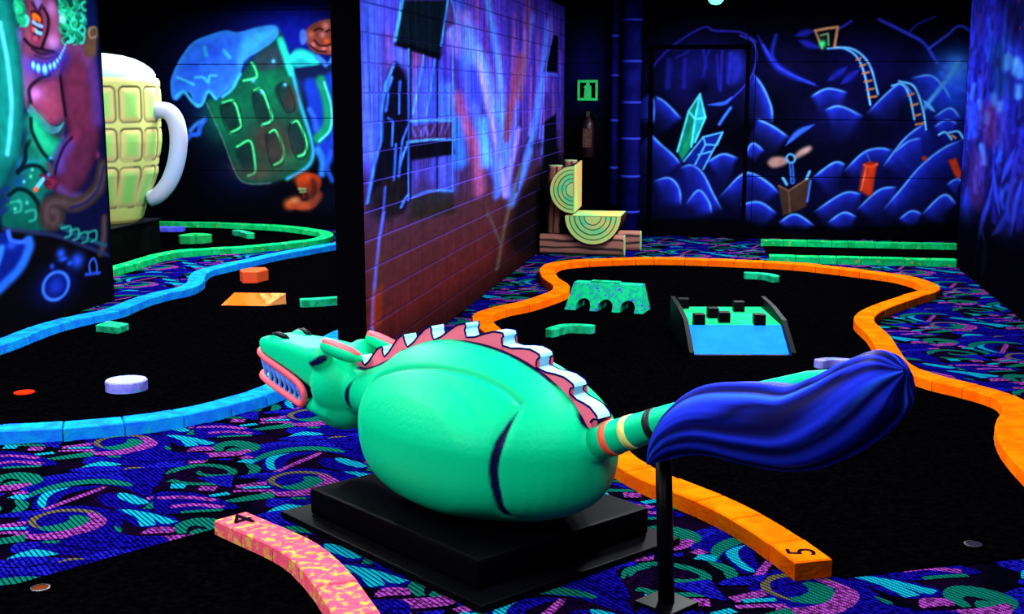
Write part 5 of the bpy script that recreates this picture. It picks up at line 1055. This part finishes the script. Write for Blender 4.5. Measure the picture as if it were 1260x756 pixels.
link('tail_tuft', me, mat_attr('tuft_paint', .5, .02), dragon, smooth=True, label='big swept blue tuft with grooved hair')
POLE = mat('black_steel', (4, 4, 7), .4, spec=.05)
pole = obj('support_pole', *tube([(.975, -.02, .012-Z0), (.95, -.02, .50-Z0)], .026, 20), POLE, dragon, smooth=True)
obj('pole_foot', *box(.90, 1.05, -.09, .05, -Z0+.0005, .016-Z0), POLE, pole, bevel=.003)
# ================================================================== GIANT TANKARD ON ITS BOX
MX, MY, MZ = -6.3, 11.6, .335
t = thing('tankard_stand', 'dark box standing under the giant yellow tankard', 'stand', (MX, MY, 0))
obj('carcass', *box(-.60, .42, -1.9, .40, .0075, .315), mat('dark_green_black', (5, 9, 8), .6, (8, 14, 12), 3), t, bevel=.006)
obj('top_board', *box(-.62, .435, -1.92, .415, .315, .335), mat('dark_board', (6, 7, 18), .5, spec=.1), t, bevel=.004)
mug = thing('giant_tankard', 'giant pale yellow beer tankard with white foam and handle', 'tankard', (MX, MY, MZ))
prof = [(0, .37), (.03, .395), (.25, .475), (.48, .56), (.8, .610), (1.2, .620), (1.38, .620), (1.41, .605), (1.42, .57)]
NT, NZ = 312, 150
zz = np.linspace(0, 1.42, NZ); rr0 = np.interp(zz, [p[0] for p in prof], [p[1] for p in prof])
ths = np.linspace(0, 2*PI, NT, endpoint=False); A, Zg = np.meshgrid(ths, zz); R0 = np.repeat(rr0[:, None], NT, 1)
per = 2*PI/14; view = math.atan2(-MY, -MX)
la = (A-view-math.radians(31)+per/2) % per-per/2; wx = la*R0
colz = [(.16, .56), (.62, .93), (.99, 1.33)]
sd = np.full(A.shape, -9.)
for z0, z1 in colz:
    hx, hz, rc = .120, (z1-z0)/2, .05
    dx = np.abs(wx)-hx+rc; dz = np.abs(Zg-(z0+z1)/2)-hz+rc
    q = np.where((dx > 0) & (dz > 0), np.hypot(np.maximum(dx, 0), np.maximum(dz, 0)), np.maximum(dx, dz))-rc
    sd = np.maximum(sd, -q)
R = R0+np.where(sd > 0, -.008+.016*(1-np.exp(-np.clip(sd, 0, 1)/.04)), 0)
PX, PY = R*np.cos(A), R*np.sin(A)
basec = np.array((205, 212, 122))/255; gc = np.array((125, 210, 100))/255; pc = np.array((245, 180, 130))/255; dkc = np.array((60, 70, 40))/255
rng = np.random.RandomState(4); nz_ = rng.rand(NZ//10+2, NT//10+2); yi = np.arange(NZ)/10; xi = np.arange(NT)/10
nz_ = nz_[yi.astype(int)][:, xi.astype(int)]
C_ = np.zeros(A.shape+(3,)); C_[:] = basec
inn = np.clip(sd/.09, 0, 1)[..., None]; C_ = C_*(1-.75*inn)+gc*.75*inn
rimc = (np.exp(-((sd-.02)/.03)**2)*(sd > 0)*.45)[..., None]; C_ = C_*(1-rimc)+pc*rimc
ln = (np.exp(-(sd/.010)**2)*np.where((wx > .02) | (Zg > .9), 1, .45)*.8)[..., None]; C_ = C_*(1-ln)+dkc*ln
lowm = np.clip((.14-Zg)/.2, 0, 1)[..., None]; C_ = C_*(1-.4*lowm)+np.array((215, 200, 90))/255*.4*lowm
idx = np.arange(NZ*NT).reshape(NZ, NT); nx_ = np.roll(idx, -1, 1)
qd = np.stack([idx[:-1], nx_[:-1], nx_[1:], idx[1:]], -1).reshape(-1, 4)
me = quad_mesh('glass_body', [(np.stack([PX, PY, Zg], -1).reshape(-1, 3), qd, lin_np(C_).reshape(-1, 3))])
link('glass_body', me, mat_attr('tankard_paint', .5, .25), mug, smooth=True)
obj('glass_bottom', *lathe([(.30, .0), (.36, .0), (.36, .01)], 40), mat('tankard_yellow', (225, 222, 130), .5), mug)
foam_p = [(.52, 1.40), (.578, 1.415), (.582, 1.45), (.55, 1.50), (.48, 1.555), (.39, 1.60), (.28, 1.632), (.15, 1.652), (.02, 1.66)]
obj('foam', *lathe(foam_p, 60), mat('foam_white', (185, 232, 245), .6, (200, 240, 248), 3, bump=.2, bscale=9), mug, smooth=True)
ha = view+math.radians(66); cx_, sx_ = math.cos(ha), math.sin(ha)
hp = [(.54, 1.06), (.64, 1.10), (.74, 1.085), (.805, 1.0), (.83, .85), (.815, .68), (.77, .52), (.70, .38), (.60, .27), (.50, .22)]
hp = spline([(r_*cx_, r_*sx_, z) for r_, z in hp], 5)
k = len(hp); obj('handle', *tube(hp, [.075+.012*math.sin(PI*i/(k-1)) for i in range(k)], 18), mat('handle_white', (165, 188, 222), .5, (190, 180, 200), 3), mug, smooth=True)
# ================================================================== LOG BENCH
BARK = mat('bark_brown', (112, 62, 52), .8, (70, 36, 30), 6, .4, .6)
def log_mat(name, axis):
    m = bpy.data.materials.new(name); m.use_nodes = True; nt = m.node_tree; b = nt.nodes['Principled BSDF']; b.inputs['Roughness'].default_value = .8
    tc = nt.nodes.new('ShaderNodeTexCoord'); mp = nt.nodes.new('ShaderNodeMapping'); mp.inputs['Scale'].default_value = (.35, 1, 1) if axis == 'X' else (1, 1, .35)
    wv = nt.nodes.new('ShaderNodeTexWave'); wv.bands_direction = 'Z' if axis == 'X' else 'X'; wv.inputs['Scale'].default_value = 4.2; wv.inputs['Distortion'].default_value = 5; wv.inputs['Detail'].default_value = 2; wv.inputs['Detail Scale'].default_value = 1.2
    rp = nt.nodes.new('ShaderNodeValToRGB'); rp.color_ramp.elements[0].color = (*lin((22, 10, 8)), 1); rp.color_ramp.elements[0].position = .06
    rp.color_ramp.elements[1].color = (*lin((160, 100, 84)), 1); rp.color_ramp.elements[1].position = .45
    nt.links.new(tc.outputs['Object'], mp.inputs[0]); nt.links.new(mp.outputs[0], wv.inputs['Vector']); nt.links.new(wv.outputs['Fac'], rp.inputs[0]); nt.links.new(rp.outputs[0], b.inputs['Base Color'])
    return m
LX, LZ = log_mat('log_grain_flat', 'X'), log_mat('log_grain_upright', 'Z')
bench = thing('log_bench', 'cartoon log bench with pale green cut faces against the wall', 'bench', (-1.93, 12.35, 0))
def d_shape(r, n=20, a0=0, a1=PI): return [(r*math.cos(a), r*math.sin(a)) for a in np.linspace(a0, a1, n)]
def round_rect(x0, x1, z0, z1, r):
    out = []
    for cx_, cz_, a0 in ((x1-r, z0+r, -PI/2), (x1-r, z1-r, 0), (x0+r, z1-r, PI/2), (x0+r, z0+r, PI)):
        out += [(cx_+r*math.cos(a0+a), cz_+r*math.sin(a0+a)) for a in np.linspace(0, PI/2, 5)]
    return out
PALE = mat('pale_cut_edge', (150, 185, 120), .7)
for y0, y1, x0, x1 in ((0, .15, -.04, .80), (.42, .57, .02, .93)):
    poly = round_rect(y0, y1, .0, .205, .05); n = len(poly)
    V = [(x0, y, z) for y, z in poly]+[(x1, y, z) for y, z in poly]
    b = obj('base_log', V, [tuple(range(n))[::-1], tuple(range(n, 2*n))]+[(i, (i+1) % n, n+(i+1) % n, n+i) for i in range(n)], LX, bench)
    obj('cut_end', *[(lambda pl: ([(x1+.001, y, z) for y, z in pl]+[(x1+.008, y, z) for y, z in pl], [tuple(range(len(pl), 2*len(pl)))]+[(i, (i+1) % len(pl), len(pl)+(i+1) % len(pl), len(pl)+i) for i in range(len(pl))]))(poly)][0], PALE, b)
for x, y, h in ((.085, .24, .66), (.20, .50, .70)):
    p = obj('post', *lathe([(.085, 0), (.085, h), (.07, h+.012)], 18), LZ, bench, smooth=False, loc=(x, y, .205))
    obj('post_top', *lathe([(.07, h+.012), (.066, h+.02), (.01, h+.021)], 18), PALE, p)
def ring_face(poly, cxz, yf, sc, name, parent, flip=1):
    """cut face: pale disc painted with growth rings, as nested rims"""
    for i, f in enumerate((.97, .80, .62, .45, .28)):
        c = [(cxz[0]+(x-cxz[0])*f, cxz[1]+(z-cxz[1])*f) for x, z in poly]
        v_, f_ = extrude_y(c, yf-.003-.002*i, yf)
        col = [(190, 225, 130), (150, 225, 130), (110, 225, 140), (90, 220, 150), (170, 230, 140)][i]
        g = obj('ring', v_, f_, mat('ring_paint_%d' % i, col, .7, (205, 215, 120), 5, .5, .62), parent)
        if i < 4:
            c2 = [(cxz[0]+(x-cxz[0])*(f-.135), cxz[1]+(z-cxz[1])*(f-.135)) for x, z in poly]
            v_, f_ = extrude_y(c2, yf-.0042-.002*i, yf); obj('ring_line', v_, f_, mat('ring_dark', (60, 110, 60), .8), g)
BARKD = mat('bark_dark', (60, 34, 28), .8, (34, 18, 16), 7)
SCX, SCZ, SR = .50, .40, .285
seat_poly = [(SCX+SR*math.cos(a), SCZ+SR*math.sin(a)) for a in np.linspace(PI, 2*PI, 22)]
seat = obj('seat', *extrude_y(seat_poly, -.06, .52), BARKD, bench)
ring_face(seat_poly, (SCX, SCZ), -.06, 1, 'seat', seat)
obj('seat_top', *box(SCX-SR+.012, SCX+SR-.012, -.05, .51, SCZ, SCZ+.006), mat('cut_wood_top', (205, 200, 110), .7, (130, 225, 140), 3, .45, .6), seat)
BR = .24; BCX, BCZ = .30, .66
back_poly = [(BCX+BR*.98*math.cos(a), BCZ+BR*math.sin(a)) for a in np.linspace(PI/2, 3*PI/2, 22)]
back = obj('backrest', *extrude_y(back_poly, -.05, .55), BARKD, bench)
ring_face(back_poly, (BCX, BCZ), -.05, 1, 'back', back)
obj('backrest_face', [(BCX, -.045, BCZ-BR+.01), (BCX, .54, BCZ-BR+.03), (BCX, .54, BCZ+BR+.02), (BCX, -.045, BCZ+BR-.01), (BCX+.012, -.045, BCZ-BR+.01), (BCX+.012, .54, BCZ-BR+.03), (BCX+.012, .54, BCZ+BR+.02), (BCX+.012, -.045, BCZ+BR-.01)],
    [(4, 5, 6, 7), (0, 1, 5, 4), (1, 2, 6, 5), (2, 3, 7, 6), (3, 0, 4, 7)], mat('cut_wood_back', (215, 170, 100), .7, (150, 215, 125), 3.5, .45, .6), back)
# ================================================================== BACK WALL FITTINGS
t = thing('exit_sign', 'small square green exit sign with a figure in a doorway', 'sign', (-1.735, 14.296, 1.635))
SG = mat('sign_green', (60, 240, 120), .6, (50, 225, 110), 30); SK = mat('sign_black', (6, 8, 8), .6)
obj('plate', *box(-.108, .108, -.02, 0, -.105, .105), SK, t)
for a, b, c, d in ((-.115, .115, .086, .115), (-.115, .115, -.115, -.086), (-.115, -.088, -.086, .086), (.088, .115, -.086, .086)):
    obj('frame', *box(a, b, -.028, -.018, c, d), SG, t)
obj('symbol', *extrude_y([(-.042, -.085), (.042, -.085), (.042, .03), (.044, .035), (.036, .05), (.024, .055), (.024, .075), (.010, .088), (-.008, .088), (-.018, .072), (-.018, .055), (-.036, .05), (-.048, .03), (-.034, .03)], -.026, -.019), SG, t)
# extinguisher
t = thing('fire_extinguisher', 'dark red fire extinguisher hanging under the exit sign', 'extinguisher', (-1.72, 14.22, .88))
obj('cylinder', *lathe([(.06, 0), (.072, .01), (.072, .36), (.06, .41), (.03, .44), (.026, .46)], 24), mat('dull_red', (34, 10, 16), .4, spec=.4), t, smooth=True)
obj('instruction_label', *box(-.05, .05, -.0765, -.066, .12, .33), mat('dull_label', (74, 50, 50), .6, (100, 70, 64), 30), t)
obj('valve', *box(-.02, .02, -.02, .02, .46, .52), mat('dull_brass', (60, 56, 50), .4), t)
obj('lever', *box(-.09, .03, -.012, .012, .52, .535), BLKP, t)
obj('hose', *tube(spline([(.02, 0, .49), (.085, 0, .47), (.10, 0, .35), (.095, 0, .15), (.085, 0, .05)], 4), .012, 8), BLKP, t, smooth=True)
obj('wall_bracket', *box(-.03, .03, .06, .08, .25, .5), BLKP, t)
# pipes painted blue with pale rings
PB = mat('pipe_blue', (10, 12, 78), .6, (16, 18, 108), 5); PR = mat('pipe_ring', (45, 60, 200), .6)
def pipe(x, y, r, label, rings, z0=0):
    t = thing('wall_pipe', label, 'pipe', (x, y, z0))
    obj('pipe_body', *lathe([(r, 0), (r, CEIL-z0-.002)], 24), PB, t, smooth=True)
    for z in rings: obj('joint_ring', *lathe([(r, z-.014), (r+.008, z-.008), (r+.008, z+.008), (r, z+.014)], 24, cap=False), PR, t, smooth=True)
pipe(-1.42, 14.22, .045, 'slim blue pipe up the dark wall beside the exit sign', (.42, .95, 1.45, 1.88, 2.35), .35)
pipe(-1.23, 14.16, .105, 'thick blue pipe with pale joint rings beside the cave mural', (.28, .68, 1.10, 1.50, 1.95, 2.40))
# green pendant lamp at the top edge
t = thing('pendant_lamp', 'small glowing green pendant lamp hanging from the ceiling', 'lamp', (-.31, 13.4, CEIL-.015))
gm = bpy.data.materials.new('lamp_glow'); gm.use_nodes = True; b = gm.node_tree.nodes['Principled BSDF']; b.inputs['Emission Color'].default_value = (.12, 1, .45, 1); b.inputs['Emission Strength'].default_value = 2.5; b.inputs['Base Color'].default_value = (.1, .8, .4, 1)
obj('canopy', *lathe([(.035, -.015), (.035, 0)], 16), BLKP, t); obj('cord', *tube([(0, 0, -.03), (0, 0, -.01)], .006, 6), BLKP, t)
obj('bulb', *lathe([(.005, -.165), (.05, -.155), (.078, -.12), (.082, -.085), (.065, -.05), (.03, -.03)], 20), gm, t, smooth=True)
